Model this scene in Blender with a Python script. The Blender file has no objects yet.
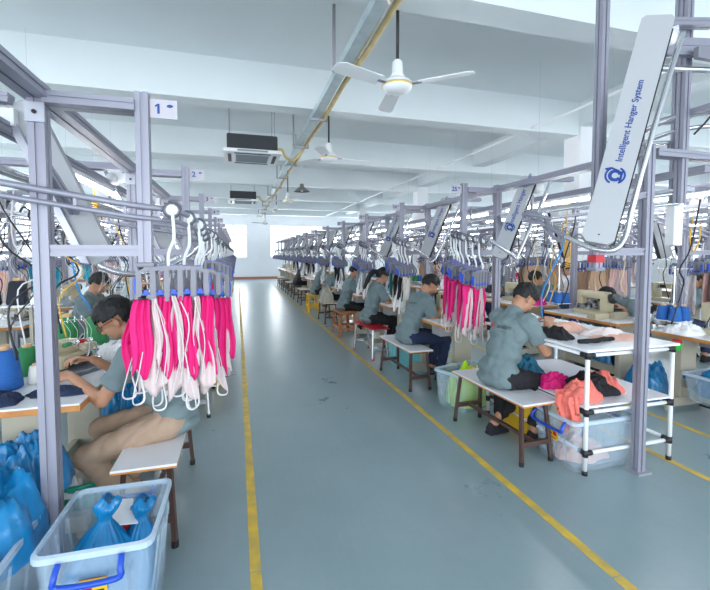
import bpy, bmesh, math, random
from mathutils import Vector as V, Matrix, noise, Euler
PI = math.pi
R = math.radians
C = bpy.context.scene.collection
SC = bpy.context.scene

# ------------------------------------------------------------------ camera
F, PX, PY = 410.0, 355.0, 274.0
tilt = math.atan(20 / F)
yaw = math.atan(118 / F * math.cos(tilt))
cam_d = bpy.data.cameras.new('camera')
cam = bpy.data.objects.new('camera', cam_d)
C.objects.link(cam)
cam.location = (0, 0, 1.5)
cam.rotation_euler = (PI / 2 - tilt, 0, -yaw)
cam_d.sensor_fit = 'HORIZONTAL'
cam_d.sensor_width = 36
cam_d.lens = 36 * F / 710
cam_d.shift_x = 0
cam_d.shift_y = -(295 - PY) / 710
cam_d.clip_start = 0.05
cam_d.clip_end = 200
SC.camera = cam

# ------------------------------------------------------------------ world and big lights
w = bpy.data.worlds.new('daylight')
SC.world = w
w.use_nodes = True
w.node_tree.nodes['Background'].inputs[0].default_value = (0.80, 0.90, 1.0, 1)
w.node_tree.nodes['Background'].inputs[1].default_value = 1.1

def area(name, loc, rot, sx, sy, power, col=(0.93, 0.97, 1)):
    d = bpy.data.lights.new(name, 'AREA')
    d.shape = 'RECTANGLE'; d.size = sx; d.size_y = sy; d.energy = power; d.color = col
    o = bpy.data.objects.new(name, d); C.objects.link(o)
    o.location = loc; o.rotation_euler = rot
    return o
# daylight falling in through the windows of the far wall and the side walls
area('daylight_far', (3, 25.9, 2.3), (R(-90), 0, 0), 23, 2.4, 900)
area('daylight_left', (-9.6, 9, 2.3), (0, R(-90), 0), 2.4, 30, 900)
area('daylight_right', (14.6, 9, 2.3), (0, R(90), 0), 2.4, 30, 550)
area('fill_behind', (1.5, -5.5, 1.9), (R(112), 0, 0), 14, 3.4, 300)  # added fill light at the open back, tilted up to brighten the ceiling

vs = SC.view_settings
vs.view_transform = 'Standard'
vs.look = 'None'
vs.exposure = 1.12
vs.gamma = 1
vs.use_curve_mapping = False

# ------------------------------------------------------------------ materials
MATS = {}
def mat(name, col, rough=0.5, metal=0.0, emit=None, es=0, alpha=1, trans=0, noise_amt=0, scale=20, bump=0, bscale=60, col2=None, coat=0, stretch=None, sheen=0):
    if name in MATS: return MATS[name]
    m = bpy.data.materials.new(name); m.use_nodes = True
    nt = m.node_tree; b = nt.nodes['Principled BSDF']
    b.inputs['Base Color'].default_value = (*col, 1)
    b.inputs['Roughness'].default_value = rough
    b.inputs['Metallic'].default_value = metal
    if emit: b.inputs['Emission Color'].default_value = (*emit, 1); b.inputs['Emission Strength'].default_value = es
    b.inputs['Alpha'].default_value = alpha
    b.inputs['Transmission Weight'].default_value = trans
    b.inputs['Coat Weight'].default_value = coat
    tc = nt.nodes.new('ShaderNodeTexCoord')
    src = tc.outputs['Object']
    if stretch:
        mp = nt.nodes.new('ShaderNodeMapping'); mp.inputs['Scale'].default_value = stretch
        nt.links.new(src, mp.inputs[0]); src = mp.outputs[0]
    if noise_amt or col2:
        n = nt.nodes.new('ShaderNodeTexNoise'); n.inputs['Scale'].default_value = scale; n.inputs['Detail'].default_value = 5
        nt.links.new(src, n.inputs['Vector'])
        r = nt.nodes.new('ShaderNodeValToRGB')
        c2 = col2 or tuple(max(0, c * (1 - noise_amt)) for c in col)
        r.color_ramp.elements[0].position = .35; r.color_ramp.elements[1].position = .68
        r.color_ramp.elements[0].color = (*c2, 1); r.color_ramp.elements[1].color = (*col, 1)
        nt.links.new(n.outputs[0], r.inputs[0]); nt.links.new(r.outputs[0], b.inputs['Base Color'])
    if bump:
        n = nt.nodes.new('ShaderNodeTexNoise'); n.inputs['Scale'].default_value = bscale; n.inputs['Detail'].default_value = 3
        nt.links.new(src, n.inputs['Vector'])
        bp = nt.nodes.new('ShaderNodeBump'); bp.inputs['Strength'].default_value = bump; bp.inputs['Distance'].default_value = .01
        nt.links.new(n.outputs[0], bp.inputs['Height']); nt.links.new(bp.outputs[0], b.inputs['Normal'])
    MATS[name] = m
    return m

ALU = mat('anodised_aluminium', (.29, .29, .355), .42, .3)
ALU2 = mat('dark_aluminium', (.42, .43, .49), .35, .5)
STEEL = mat('polished_steel', (.66, .67, .70), .22, .8)
WHITE = mat('white_powder_coat', (.80, .82, .84), .38)
WALLM = mat('wall_paint', (.83, .84, .87), .75, noise_amt=.03, scale=2)
CEILM = mat('ceiling_paint', (.76, .82, .84), .55, noise_amt=.04, scale=.7)
BLUE = mat('blue_plastic', (.008, .07, .50), .35)
BLUEINK = mat('blue_print', (.002, .045, .26), .4)
GREYP = mat('grey_plastic', (.21, .21, .25), .4)
DARK = mat('dark_plastic', (.010, .010, .013), .5)
BLACK = mat('black_cloth', (.012, .012, .016), .85, bump=.4, bscale=120)
NAVY = mat('navy_denim', (.012, .025, .07), .85, bump=.4, bscale=150)
SHIRT = mat('grey_green_shirt', (.165, .225, .24), .9, bump=.25, bscale=24, noise_amt=.08, scale=9)
KHAKI = mat('beige_trousers', (.40, .28, .20), .85, bump=.35, bscale=18, noise_amt=.08)
SKIN = mat('skin', (.50, .255, .155), .5, noise_amt=.08, scale=12)
SKIN2 = mat('skin_tanned', (.43, .215, .125), .5, noise_amt=.08, scale=12)
HAIR = mat('black_hair', (.002, .002, .0025), .6, bump=.6, bscale=90, stretch=(1, 1, .15))
LIP = mat('lips', (.42, .14, .12), .5)
WOODE = mat('orange_wood_edge', (.62, .28, .08), .45, col2=(.48, .19, .05), scale=14, stretch=(1, .15, 1))
LAM = mat('white_laminate', (.78, .79, .83), .28)
BEIGE = mat('beige_enamel', (.42, .39, .31), .45)
CREAM = mat('cream_machine_enamel', (.50, .44, .30), .35)
BROWN = mat('brown_painted_steel', (.075, .040, .034), .4)
MAG = mat('magenta_fabric', (.74, .008, .19), .7, bump=.2, bscale=60)
PINKW = mat('pale_pink_lining', (.66, .54, .54), .75, bump=.2, bscale=60)
STRAPW = mat('white_strap', (.72, .70, .71), .7)
CORAL = mat('coral_fabric', (.85, .20, .16), .8, bump=.2)
PEACH = mat('peach_fabric', (.85, .50, .40), .8, bump=.2)
WHITEC = mat('white_fabric', (.82, .82, .83), .8, bump=.2)
TEALC = mat('teal_fabric', (.02, .16, .26), .8, bump=.2)
GREENC = mat('dark_green_fabric', (.015, .12, .08), .8)
SKYC = mat('turquoise_fabric', (.03, .45, .62), .8)
TAN = mat('tan_fabric', (.55, .36, .24), .8)
YEL = mat('yellow_plastic', (.78, .48, .02), .4)
YELT = mat('yellow_floor_tape', (.80, .52, .04), .5, col2=(.50, .36, .10), scale=9)
LIME = mat('lime_fabric', (.55, .85, .015), .7)
BAG = mat('blue_film', (.006, .25, .58), .2, noise_amt=.3, scale=9, alpha=.9, bump=.8, bscale=16)
CLEAR = mat('clear_plastic', (.60, .76, .90), .25, alpha=.24)
CLEARR = mat('clear_plastic_rim', (.66, .80, .92), .3, alpha=.6)
GREENT = mat('green_thread', (.03, .24, .08), .75, bump=.5, bscale=200, stretch=(.05, .05, 1))
BLUET = mat('blue_thread', (.015, .12, .42), .75, bump=.5, bscale=200, stretch=(.05, .05, 1))
BLACKT = mat('black_thread', (.012, .016, .03), .75, bump=.5, bscale=200, stretch=(.05, .05, 1))
WHITET = mat('white_thread', (.80, .80, .76), .75, bump=.5, bscale=200, stretch=(.05, .05, 1))
KRAFT = mat('kraft_cone', (.66, .42, .24), .7)
RED = mat('red_plastic', (.50, .008, .02), .4)
ORANGEW = mat('orange_varnished_wood', (.50, .17, .06), .4, noise_amt=.3, scale=8)
GALV = mat('galvanised_steel', (.46, .56, .60), .4, .4, col2=(.56, .66, .68), scale=9)
DUCT = mat('yellowed_duct', (.72, .58, .30), .6, col2=(.55, .42, .20), scale=6)
TUBEL = mat('tube_light', (1, 1, 1), .5, emit=(.95, .98, 1), es=20)
GREENP = mat('green_basket_plastic', (.02, .42, .28), .4)
GLASS = mat('window_glass', (.9, .95, 1), .1, alpha=.12)
PURPLE = mat('purple_plastic', (.28, .16, .55), .35)
REDP = mat('red_print', (.62, .06, .07), .6)
DARKP = mat('dark_print', (.05, .07, .08), .6)
SKIRT = mat('brown_skirting_tile', (.42, .17, .12), .4)
COMPO = mat('beige_bench_top', (.68, .64, .60), .4)

def floor_mat():
    m = bpy.data.materials.new('epoxy_floor'); m.use_nodes = True
    nt = m.node_tree; b = nt.nodes['Principled BSDF']; L = nt.links.new
    tc = nt.nodes.new('ShaderNodeTexCoord')
    n = nt.nodes.new('ShaderNodeTexNoise'); n.inputs['Scale'].default_value = 1.6; n.inputs['Detail'].default_value = 8; n.inputs['Roughness'].default_value = .65
    L(tc.outputs['Object'], n.inputs['Vector'])
    r = nt.nodes.new('ShaderNodeValToRGB')
    r.color_ramp.elements[0].position = .3; r.color_ramp.elements[0].color = (.225, .310, .335, 1)
    r.color_ramp.elements[1].position = .72; r.color_ramp.elements[1].color = (.275, .365, .390, 1)
    L(n.outputs[0], r.inputs[0])
    # scuffs and specks
    n2 = nt.nodes.new('ShaderNodeTexNoise'); n2.inputs['Scale'].default_value = 14; n2.inputs['Detail'].default_value = 6
    mp = nt.nodes.new('ShaderNodeMapping'); mp.inputs['Scale'].default_value = (1, .35, 1)
    L(tc.outputs['Object'], mp.inputs[0]); L(mp.outputs[0], n2.inputs['Vector'])
    r2 = nt.nodes.new('ShaderNodeValToRGB')
    r2.color_ramp.elements[0].position = .50; r2.color_ramp.elements[0].color = (0, 0, 0, 1)
    r2.color_ramp.elements[1].position = .74; r2.color_ramp.elements[1].color = (.30, .30, .30, 1)
    L(n2.outputs[0], r2.inputs[0])
    n2.inputs['Scale'].default_value = 30; mp.inputs['Rotation'].default_value = (0, 0, .6); mp.inputs['Scale'].default_value = (1, .08, 1)
    mx = nt.nodes.new('ShaderNodeMix'); mx.data_type = 'RGBA'
    L(r2.outputs[0], mx.inputs[0]); L(r.outputs[0], mx.inputs[6]); mx.inputs[7].default_value = (.30, .37, .38, 1)
    L(mx.outputs[2], b.inputs['Base Color'])
    r3 = nt.nodes.new('ShaderNodeMapRange'); r3.inputs[3].default_value = .24; r3.inputs[4].default_value = .34; b.inputs['Specular IOR Level'].default_value = .8
    L(n.outputs[0], r3.inputs[0]); L(r3.outputs[0], b.inputs['Roughness'])
    bp = nt.nodes.new('ShaderNodeBump'); bp.inputs['Strength'].default_value = .06; bp.inputs['Distance'].default_value = .02
    L(n.outputs[0], bp.inputs['Height']); L(bp.outputs[0], b.inputs['Normal'])
    return m

# ------------------------------------------------------------------ mesh builder
def smooth_pts(pts, n=6):
    P = [V(p) for p in pts]; out = []
    for i in range(len(P) - 1):
        p0 = P[max(i - 1, 0)]; p1 = P[i]; p2 = P[i + 1]; p3 = P[min(i + 2, len(P) - 1)]
        for k in range(n):
            t = k / n
            out.append(.5 * ((2 * p1) + (-p0 + p2) * t + (2 * p0 - 5 * p1 + 4 * p2 - p3) * t * t + (-p0 + 3 * p1 - 3 * p2 + p3) * t ** 3))
    out.append(P[-1]); return out

class MB:
    def __init__(s): s.bm = bmesh.new(); s.mi = 0; s.sm = False
    def _new(s, f0):
        s.bm.faces.ensure_lookup_table()
        for f in s.bm.faces[f0:]: f.material_index = s.mi; f.smooth = s.sm
    def box(s, c, d, rot=None, bev=0):
        f0 = len(s.bm.faces)
        M = Matrix.Translation(V(c))
        if rot is not None: M = M @ (rot.to_4x4() if isinstance(rot, Matrix) else Euler(rot).to_matrix().to_4x4())
        r = bmesh.ops.create_cube(s.bm, size=1, matrix=M @ Matrix.Diagonal((*d, 1)))
        if bev:
            es = list({e for v in r['verts'] for e in v.link_edges})
            bmesh.ops.bevel(s.bm, geom=es, offset=bev, segments=2, profile=.6, affect='EDGES')
        s._new(f0); return s
    def bx(s, x0, x1, y0, y1, z0, z1, bev=0):
        return s.box(((x0 + x1) / 2, (y0 + y1) / 2, (z0 + z1) / 2), (abs(x1 - x0), abs(y1 - y0), abs(z1 - z0)), None, bev)
    def cone(s, p0, p1, r0, r1, n=12, caps=True):
        f0 = len(s.bm.faces); p0 = V(p0); p1 = V(p1); d = p1 - p0
        q = d.to_track_quat('Z', 'Y').to_matrix().to_4x4()
        bmesh.ops.create_cone(s.bm, cap_ends=caps, segments=n, radius1=r0, radius2=r1, depth=d.length, matrix=Matrix.Translation((p0 + p1) / 2) @ q)
        s._new(f0)
        if s.sm: 
            for f in s.bm.faces[f0:]:
                if len(f.verts) > 4: f.smooth = False
        return s
    def cyl(s, p0, p1, r, n=12): return s.cone(p0, p1, r, r, n)
    def ball(s, c, r, sub=2, rot=None):
        f0 = len(s.bm.faces); r = (r, r, r) if isinstance(r, (int, float)) else r
        M = Matrix.Translation(V(c))
        if rot is not None: M = M @ rot.to_4x4()
        bmesh.ops.create_icosphere(s.bm, subdivisions=sub, radius=1, matrix=M @ Matrix.Diagonal((*r, 1)))
        s._new(f0); return s
    def caps(s, p0, p1, r0, r1=None):
        r1 = r0 if r1 is None else r1
        s.cone(p0, p1, r0, r1, 16); s.ball(p0, r0); s.ball(p1, r1); return s
    def tube(s, pts, r, n=8, sm=True, flat=1.0, closed=False):
        P = [V(p) for p in pts]; f0 = len(s.bm.faces); rings = []
        up = V((0, 0, 1)); N = len(P)
        prev = None
        for i, p in enumerate(P):
            t = (P[min(i + 1, N - 1)] - P[max(i - 1, 0)]).normalized()
            if prev is None:
                a = up if abs(t.dot(up)) < .95 else V((1, 0, 0))
                x = t.cross(a).normalized()
            else:
                x = (prev - t * prev.dot(t)).normalized()
            prev = x; y = t.cross(x)
            rr = r[i] if isinstance(r, (list, tuple)) else r
            rings.append([s.bm.verts.new(p + x * math.cos(2 * PI * k / n) * rr + y * math.sin(2 * PI * k / n) * rr * flat) for k in range(n)])
        for a, b in zip(rings, rings[1:]):
            for k in range(n):
                s.bm.faces.new((a[k], a[(k + 1) % n], b[(k + 1) % n], b[k]))
        s.bm.faces.new(rings[0][::-1]); s.bm.faces.new(rings[-1])
        s.bm.faces.ensure_lookup_table()
        for f in s.bm.faces[f0:]: f.material_index = s.mi; f.smooth = sm and len(f.verts) == 4
        return s
    def lathe(s, prof, c=(0, 0, 0), n=20, sm=True, M=None):
        f0 = len(s.bm.faces); rings = []
        M = M or Matrix.Identity(4)
        for (r, z) in prof:
            rings.append([s.bm.verts.new(V(c) + M @ V((r * math.cos(2 * PI * k / n), r * math.sin(2 * PI * k / n), z))) for k in range(n)])
        for a, b in zip(rings, rings[1:]):
            for k in range(n): s.bm.faces.new((a[k], a[(k + 1) % n], b[(k + 1) % n], b[k]))
        if prof[0][0] > 1e-4: s.bm.faces.new(rings[0][::-1])
        if prof[-1][0] > 1e-4: s.bm.faces.new(rings[-1])
        s.bm.faces.ensure_lookup_table()
        for f in s.bm.faces[f0:]: f.material_index = s.mi; f.smooth = sm and len(f.verts) == 4
        return s
    def prism(s, poly, M, depth):
        """poly in local xy, extruded along local z by depth, placed by matrix M"""
        f0 = len(s.bm.faces)
        a = [s.bm.verts.new(M @ V((x, y, 0))) for x, y in poly]
        b = [s.bm.verts.new(M @ V((x, y, depth))) for x, y in poly]
        n = len(poly)
        s.bm.faces.new(a[::-1]); s.bm.faces.new(b)
        for k in range(n): s.bm.faces.new((a[k], a[(k + 1) % n], b[(k + 1) % n], b[k]))
        s._new(f0); return s
    def extr(s, p0, p1, w=.06, h=None, up=(0, 0, 1)):
        """slotted aluminium profile between two points"""
        h = h or w; p0 = V(p0); p1 = V(p1); d = (p1 - p0); L = d.length; z = d.normalized()
        u = V(up)
        if abs(z.dot(u)) > .9: u = V((0, 1, 0))
        x = u.cross(z).normalized(); y = z.cross(x)
        M = Matrix((( x.x, y.x, z.x, p0.x), (x.y, y.y, z.y, p0.y), (x.z, y.z, z.z, p0.z), (0, 0, 0, 1)))
        a, b = w / 2, h / 2; g = min(w, h) * .10; e = min(w, h) * .12
        poly = [(-a, -b), (-g, -b), (-g, -b + e), (g, -b + e), (g, -b), (a, -b), (a, -g), (a - e, -g), (a - e, g), (a, g), (a, b), (g, b), (g, b - e), (-g, b - e), (-g, b), (-a, b), (-a, g), (-a + e, g), (-a + e, -g), (-a, -g)]
        return s.prism(poly, M, L)
    def obj(s, name, mats, parent=None, loc=None, normals=True):
        me = bpy.data.meshes.new(name)
        if normals: bmesh.ops.recalc_face_normals(s.bm, faces=s.bm.faces)
        s.bm.to_mesh(me); s.bm.free()
        for m in (mats if isinstance(mats, (list, tuple)) else [mats]): me.materials.append(m)
        o = bpy.data.objects.new(name, me); C.objects.link(o)
        if parent: o.parent = parent
        if loc: o.location = loc
        return o

def tag(o, label, cat, group=None, kind=None):
    if label: o['label'] = label
    if cat: o['category'] = cat
    if group: o['group'] = group
    if kind: o['kind'] = kind
    return o
def thing(name, label, cat, loc=(0, 0, 0), rz=0, group=None):
    o = bpy.data.objects.new(name, None); C.objects.link(o); o.location = loc; o.rotation_euler = (0, 0, rz)
    return tag(o, label, cat, group)
def struct(name, mb, m): 
    o = mb.obj(name, m); o['kind'] = 'structure'; return o
def copy_tree(o, loc=None, rz=None, label=None, group=None, parent=None):
    c = o.copy(); C.objects.link(c)
    if parent: c.parent = parent
    if loc is not None: c.location = loc
    if rz is not None: c.rotation_euler = (0, 0, rz) if not isinstance(rz, (tuple, list)) else rz
    if label: c['label'] = label
    if group: c['group'] = group
    for ch in list(o.children): copy_tree(ch, parent=c)
    return c
TMP = bpy.data.scenes.new('workshop')
def tmp_graph():
    with bpy.context.temp_override(scene=TMP, view_layer=TMP.view_layers[0]):
        dg = bpy.context.evaluated_depsgraph_get(); dg.update()
    return dg
def evaluated(o, name=None):
    C.objects.unlink(o); TMP.collection.objects.link(o)
    dg = tmp_graph()
    me = bpy.data.meshes.new_from_object(o.evaluated_get(dg))
    TMP.collection.objects.unlink(o); C.objects.link(o)
    o.modifiers.clear()
    if o.type == 'MESH': o.data = me
    return me
def remeshed(mb, name, m, voxel, smooth=4, parent=None):
    o = mb.obj(name, m, None)
    a = o.modifiers.new('r', 'REMESH'); a.mode = 'VOXEL'; a.voxel_size = voxel; a.use_smooth_shade = True
    b = o.modifiers.new('s', 'SMOOTH'); b.iterations = smooth; b.factor = .5
    evaluated(o)
    o.data.materials.clear(); o.data.materials.append(m)
    for p in o.data.polygons: p.use_smooth = True; p.material_index = 0
    if parent: o.parent = parent
    return o
def text(s, size, name, m, parent=None, extrude=.0008, M=None, align='CENTER', bold=.012):
    cu = bpy.data.curves.new(name, 'FONT'); cu.body = s; cu.size = size; cu.extrude = extrude
    cu.align_x = align; cu.align_y = 'CENTER'; cu.offset = size * bold
    t = bpy.data.objects.new(name + '_tmp', cu); TMP.collection.objects.link(t)
    dg = tmp_graph()
    me = bpy.data.meshes.new_from_object(t.evaluated_get(dg))
    bpy.data.objects.remove(t)
    if M is not None: me.transform(M)
    me.name = name; me.materials.clear(); me.materials.append(m)
    o = bpy.data.objects.new(name, me); C.objects.link(o); o.parent = parent
    return o
def frame(o, x, y):   # matrix from origin, x axis, y axis
    x = V(x).normalized(); z = x.cross(V(y)).normalized(); y = z.cross(x)
    return Matrix(((x.x, y.x, z.x, o[0]), (x.y, y.y, z.y, o[1]), (x.z, y.z, z.z, o[2]), (0, 0, 0, 1)))
def crumple(name, size, seed, m, loc=(0, 0, 0), parent=None, sub=5, amp=.35, freq=2.5, floor=None, ridge=True, rz=0, sharp=1.0, folds=False):
    """a heap of creased cloth or film"""
    bm = bmesh.new(); bmesh.ops.create_icosphere(bm, subdivisions=sub, radius=1)
    off = V((seed * 7.13, seed * 3.7, seed * 1.9))
    for v in bm.verts:
        d = v.co.normalized(); a = 0; f = freq; g = 1
        if folds:
            wv = V((noise.noise(d * 1.6 + off), noise.noise(d * 1.6 + off * 2), noise.noise(d * 1.6 + off * 3)))
            for j in range(4):
                dv = V((math.cos(seed * 1.7 + j * 1.9), math.sin(seed * 1.7 + j * 1.9), .35 * math.cos(seed + j * 2.3)))
                a += g * (1 - 1.6 * abs(math.sin((d + wv * 1.3).dot(dv) * f * 1.15 + seed))); f *= 1.55; g *= .68
            a += .3 * noise.noise(d * 9 + off)
            lump = .22 * noise.noise(d * 1.9 + off * 1.7); a += lump * 3
        for _ in range(0 if folds else 4):
            nn = noise.noise(d * f + off)
            a += g * ((1 - 2 * abs(nn) * sharp) if ridge else nn * 1.2); f *= 1.9; g *= .5
        k = 1 + amp * (a - (.9 if ridge else 0)) * .6
        v.co = V((d.x * size[0] / 2, d.y * size[1] / 2, d.z * size[2])) * k
        if v.co.z < 0: v.co.z *= .03
    for f in bm.faces: f.smooth = True
    me = bpy.data.meshes.new(name); bm.to_mesh(me); bm.free(); me.materials.append(m)
    o = bpy.data.objects.new(name, me); C.objects.link(o); o.location = loc; o.rotation_euler = (0, 0, rz); o.parent = parent
    return o

def heap(name, size, seed, m, loc=(0, 0, 0), parent=None, rz=0, sharp=1.0, drape=None, flat=2.2, fine=1.0):
    """a heap of folded cloth or film lying on a surface; drape = list of (x, width, length) tongues hanging over the -y rim"""
    mb = MB(); bm = mb.bm; off = V((seed * 5.31, seed * 2.17, seed * .77)); nr, na = 34, 96; rings = []
    def ridge(p):
        a = 0; g = 1; f = 1.0
        for o in range(4):
            an = seed * 1.3 + o * 1.1 + 1.2 * noise.noise(p * .35 + off * (o + 1))
            c, s = math.cos(an), math.sin(an)
            q = V(((p.x * c + p.y * s) * f * 1.5, (-p.x * s + p.y * c) * f * .42, o * 3.1)) + off
            a += g * (1 - abs(noise.noise(q)) * 2.6); g *= .55; f *= 1.8
        return a / 2.1
    cen = bm.verts.new((0, 0, size[2] * (.72 + .3 * ridge(V((0, 0, 0))))))
    for i in range(1, nr + 1):
        r = i / nr; row = []
        for k in range(na):
            t = 2 * PI * k / na; u = V((math.cos(t), math.sin(t), 0)); out = 1 + .30 * noise.noise(u * 1.5 + off) + .10 * noise.noise(u * 4 + off)
            p = u * r * 2.2; rd = ridge(p)
            prof = max(0, 1 - r ** flat) ** .62
            lump = 1 + .45 * noise.noise(p * .9 + off * 1.3)
            h = size[2] * prof * lump * (.80 + .26 * rd * fine)
            rr = r * out * (1 + .10 * (rd - .5) * r)
            row.append(bm.verts.new((u.x * rr * size[0] / 2, u.y * rr * size[1] / 2, max(0.001, h))))
        rings.append(row)
    for k in range(na): bm.faces.new((cen, rings[0][k], rings[0][(k + 1) % na]))
    for x, y in zip(rings, rings[1:]):
        for k in range(na): bm.faces.new((x[k], y[k], y[(k + 1) % na], x[(k + 1) % na]))
    for f in bm.faces: f.smooth = True
    for (x, w_, L) in (drape or ()):
        cloth_strip(mb, x - w_ / 2, x + w_ / 2, size[2] * .55, -L, seed + int(x * 50), pinch=.8, folds=2.3, depth=.022, taper=.55, y0=-size[1] * .46, jag=.04)
        cloth_strip(mb, x - w_ / 3, x + w_ / 2.4, size[2] * .4, -L * .65, seed + 3 + int(x * 50), pinch=.8, folds=1.6, depth=.025, taper=.3, y0=-size[1] * .50, jag=.04, skew=.03)
    o = mb.obj(name, m, parent, loc, normals=False); o.rotation_euler = (0, 0, rz); return o
def tied_bag(name, R_, H_, seed, m, loc=(0, 0, 0), lean=(0, 0), ear=.075, rz=0, squash=1):
    """film bag gathered to a neck with a flared end"""
    mb = MB(); bm = mb.bm; off = V((seed * 3.3, seed, 0)); na, nz = 72, 30; rings = []
    for j in range(nz + 1):
        v = j / nz; row = []
        if v < .82: q = v / .82; rad = (R_ * (.80 + .35 * math.sin(q * 2.2)) * (1 - q ** 2.2) + .020)
        else: q = (v - .82) / .18; rad = .020 + ear * .55 * q * (1.0 if q < .75 else (1.0 - q) * 4 * .9 + .1)
        pl = .05 + .38 * v
        for k in range(na):
            t = 2 * PI * k / na; ph = 9 * t + 3.5 * noise.noise(V((math.cos(t), math.sin(t), v * 1.2)) * 1.6 + off)
            m_ = 1 + pl * .55 * (abs(math.sin(ph)) - .5) + .22 * noise.noise(V((math.cos(t) * 1.4, math.sin(t) * 1.4, v * 3.5)) + off) + .07 * noise.noise(V((math.cos(t) * 5, math.sin(t) * 5, v * 9)) + off)
            row.append(bm.verts.new((rad * m_ * math.cos(t) + lean[0] * v * v, rad * m_ * math.sin(t) * squash + lean[1] * v * v, H_ * v + .012 * math.sin(3 * t + seed) * (v > .9))))
        rings.append(row)
    bm.faces.new(rings[0][::-1])
    for x, y in zip(rings, rings[1:]):
        for k in range(na): bm.faces.new((x[k], x[(k + 1) % na], y[(k + 1) % na], y[k]))
    for f in bm.faces: f.smooth = True
    o = mb.obj(name, m, None, loc, normals=False); o.rotation_euler = (0, 0, rz); return o

# ------------------------------------------------------------------ the room
XL, XR, YB, YF, ZC, ZB = -9.0, 14.0, -6.0, 25.3, 4.2, 3.62
fl = MB().bx(XL, XR, YB, YF, -.1, 0); struct('floor', fl, floor_mat())
struct('ceiling', MB().bx(XL, XR, YB, YF, ZC, ZC + .15), CEILM)
n = 1
for Y in (-3.9, -.4, 3.13, 6.05, 9.5, 12.9, 16.3, 19.7, 22.9):
    b = MB().bx(XL, XR, Y, Y + .3, ZB, ZC + .01)
    struct('trim_%d' % n, b, CEILM)['label'] = 'ceiling beam'; n += 1
for X in (5.9,):
    b = MB().bx(X, X + .35, YB, YF, ZB + .15, ZC + .01); struct('trim_%d' % n, b, CEILM); n += 1
ncol = 0
for X in (-3.75, 5.9):
    for Y in (6.05, 12.9, 19.7):
        struct('trim_%d' % n, MB().bx(X, X + .38, Y - .04, Y + .34, 0, ZC, bev=.01), WALLM); n += 1

def wall_with_windows(name, along, at, a0, a1, wins, z0=1.27, z1=3.25, first=1, th=.24, out=1):
    """wall as one mesh with window openings"""
    mb = MB()
    def put(p0, p1, q0, q1):
        lo, hi = (at, at + th * out) if out > 0 else (at - th, at)
        if along == 'x': mb.bx(p0, p1, lo, hi, q0, q1)
        else: mb.bx(lo, hi, p0, p1, q0, q1)
    cur = a0
    for (w0, w1) in wins:
        put(cur, w0, 0, ZC); put(w0, w1, 0, z0); put(w0, w1, z1, ZC); cur = w1
    put(cur, a1, 0, ZC)
    struct(name, mb, WALLM)
    k = first
    for (w0, w1) in wins:
        fr = MB(); g = MB(); mid = at + .08 * out; nn = max(2, round((w1 - w0) / .9)); t = .025
        def bar(p0, p1, q0, q1, d=.03, mm=fr):
            if along == 'x': mm.bx(p0, p1, mid - d, mid + d, q0, q1)
            else: mm.bx(mid - d, mid + d, p0, p1, q0, q1)
        bar(w0, w1, z0, z0 + .05); bar(w0, w1, z1 - .05, z1); bar(w0, w1, z1 - .62, z1 - .57)
        for i in range(nn + 1):
            x = w0 + (w1 - w0) * i / nn; bar(x - t, x + t, z0, z1)
        bar(w0, w1, z0, z1, .004, g)
        f = fr.obj('window_%d' % k, WHITE); f['kind'] = 'structure'
        g.obj('window_pane', GLASS, f)
        k += 1
    return k
k = wall_with_windows('wall_far', 'x', YF, XL, XR, [(-7.6, -5.3), (-4.6, -2.4), (-1.72, .57), (1.94, 5.3), (6.6, 9.6), (10.6, 13.2)])
k = wall_with_windows('wall_left', 'y', XL, YB, YF, [(-4 + 4.2 * i, -4 + 4.2 * i + 3.2) for i in range(7)], first=k, out=-1)
k = wall_with_windows('wall_right', 'y', XR, YB, YF, [(-4 + 4.2 * i, -4 + 4.2 * i + 3.2) for i in range(7)], first=k)
b = MB().bx(XL, XR, YF - .015, YF, 0, .14); o = b.obj('baseboard_far', SKIRT); o['kind'] = 'structure'
# painted yellow floor lines
def floor_line(X, y0, y1, label):
    bm = MB(); rnd = random.Random(int(X * 10)); y = y0; wd = .026
    while y < y1:
        L = rnd.uniform(.5, 1.3); bm.bx(X - wd + rnd.uniform(-.003, .003), X + wd, y, min(y1, y + L) - (.008 if y < 8 else 0), 0, .002); y += L
    tag(bm.obj('floor_line', YELT), label, 'floor line')
floor_line(.065, -3, 22, 'worn yellow floor line along the left side of the main aisle')
floor_line(1.68, -3, 22, 'yellow floor line along the right benches of the main aisle')
floor_line(3.0, -3, 22, 'yellow floor line just behind the white pipe table on the right')
floor_line(3.72, -3, 22, 'yellow floor line beside the beige machine stands, furthest right')

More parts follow.
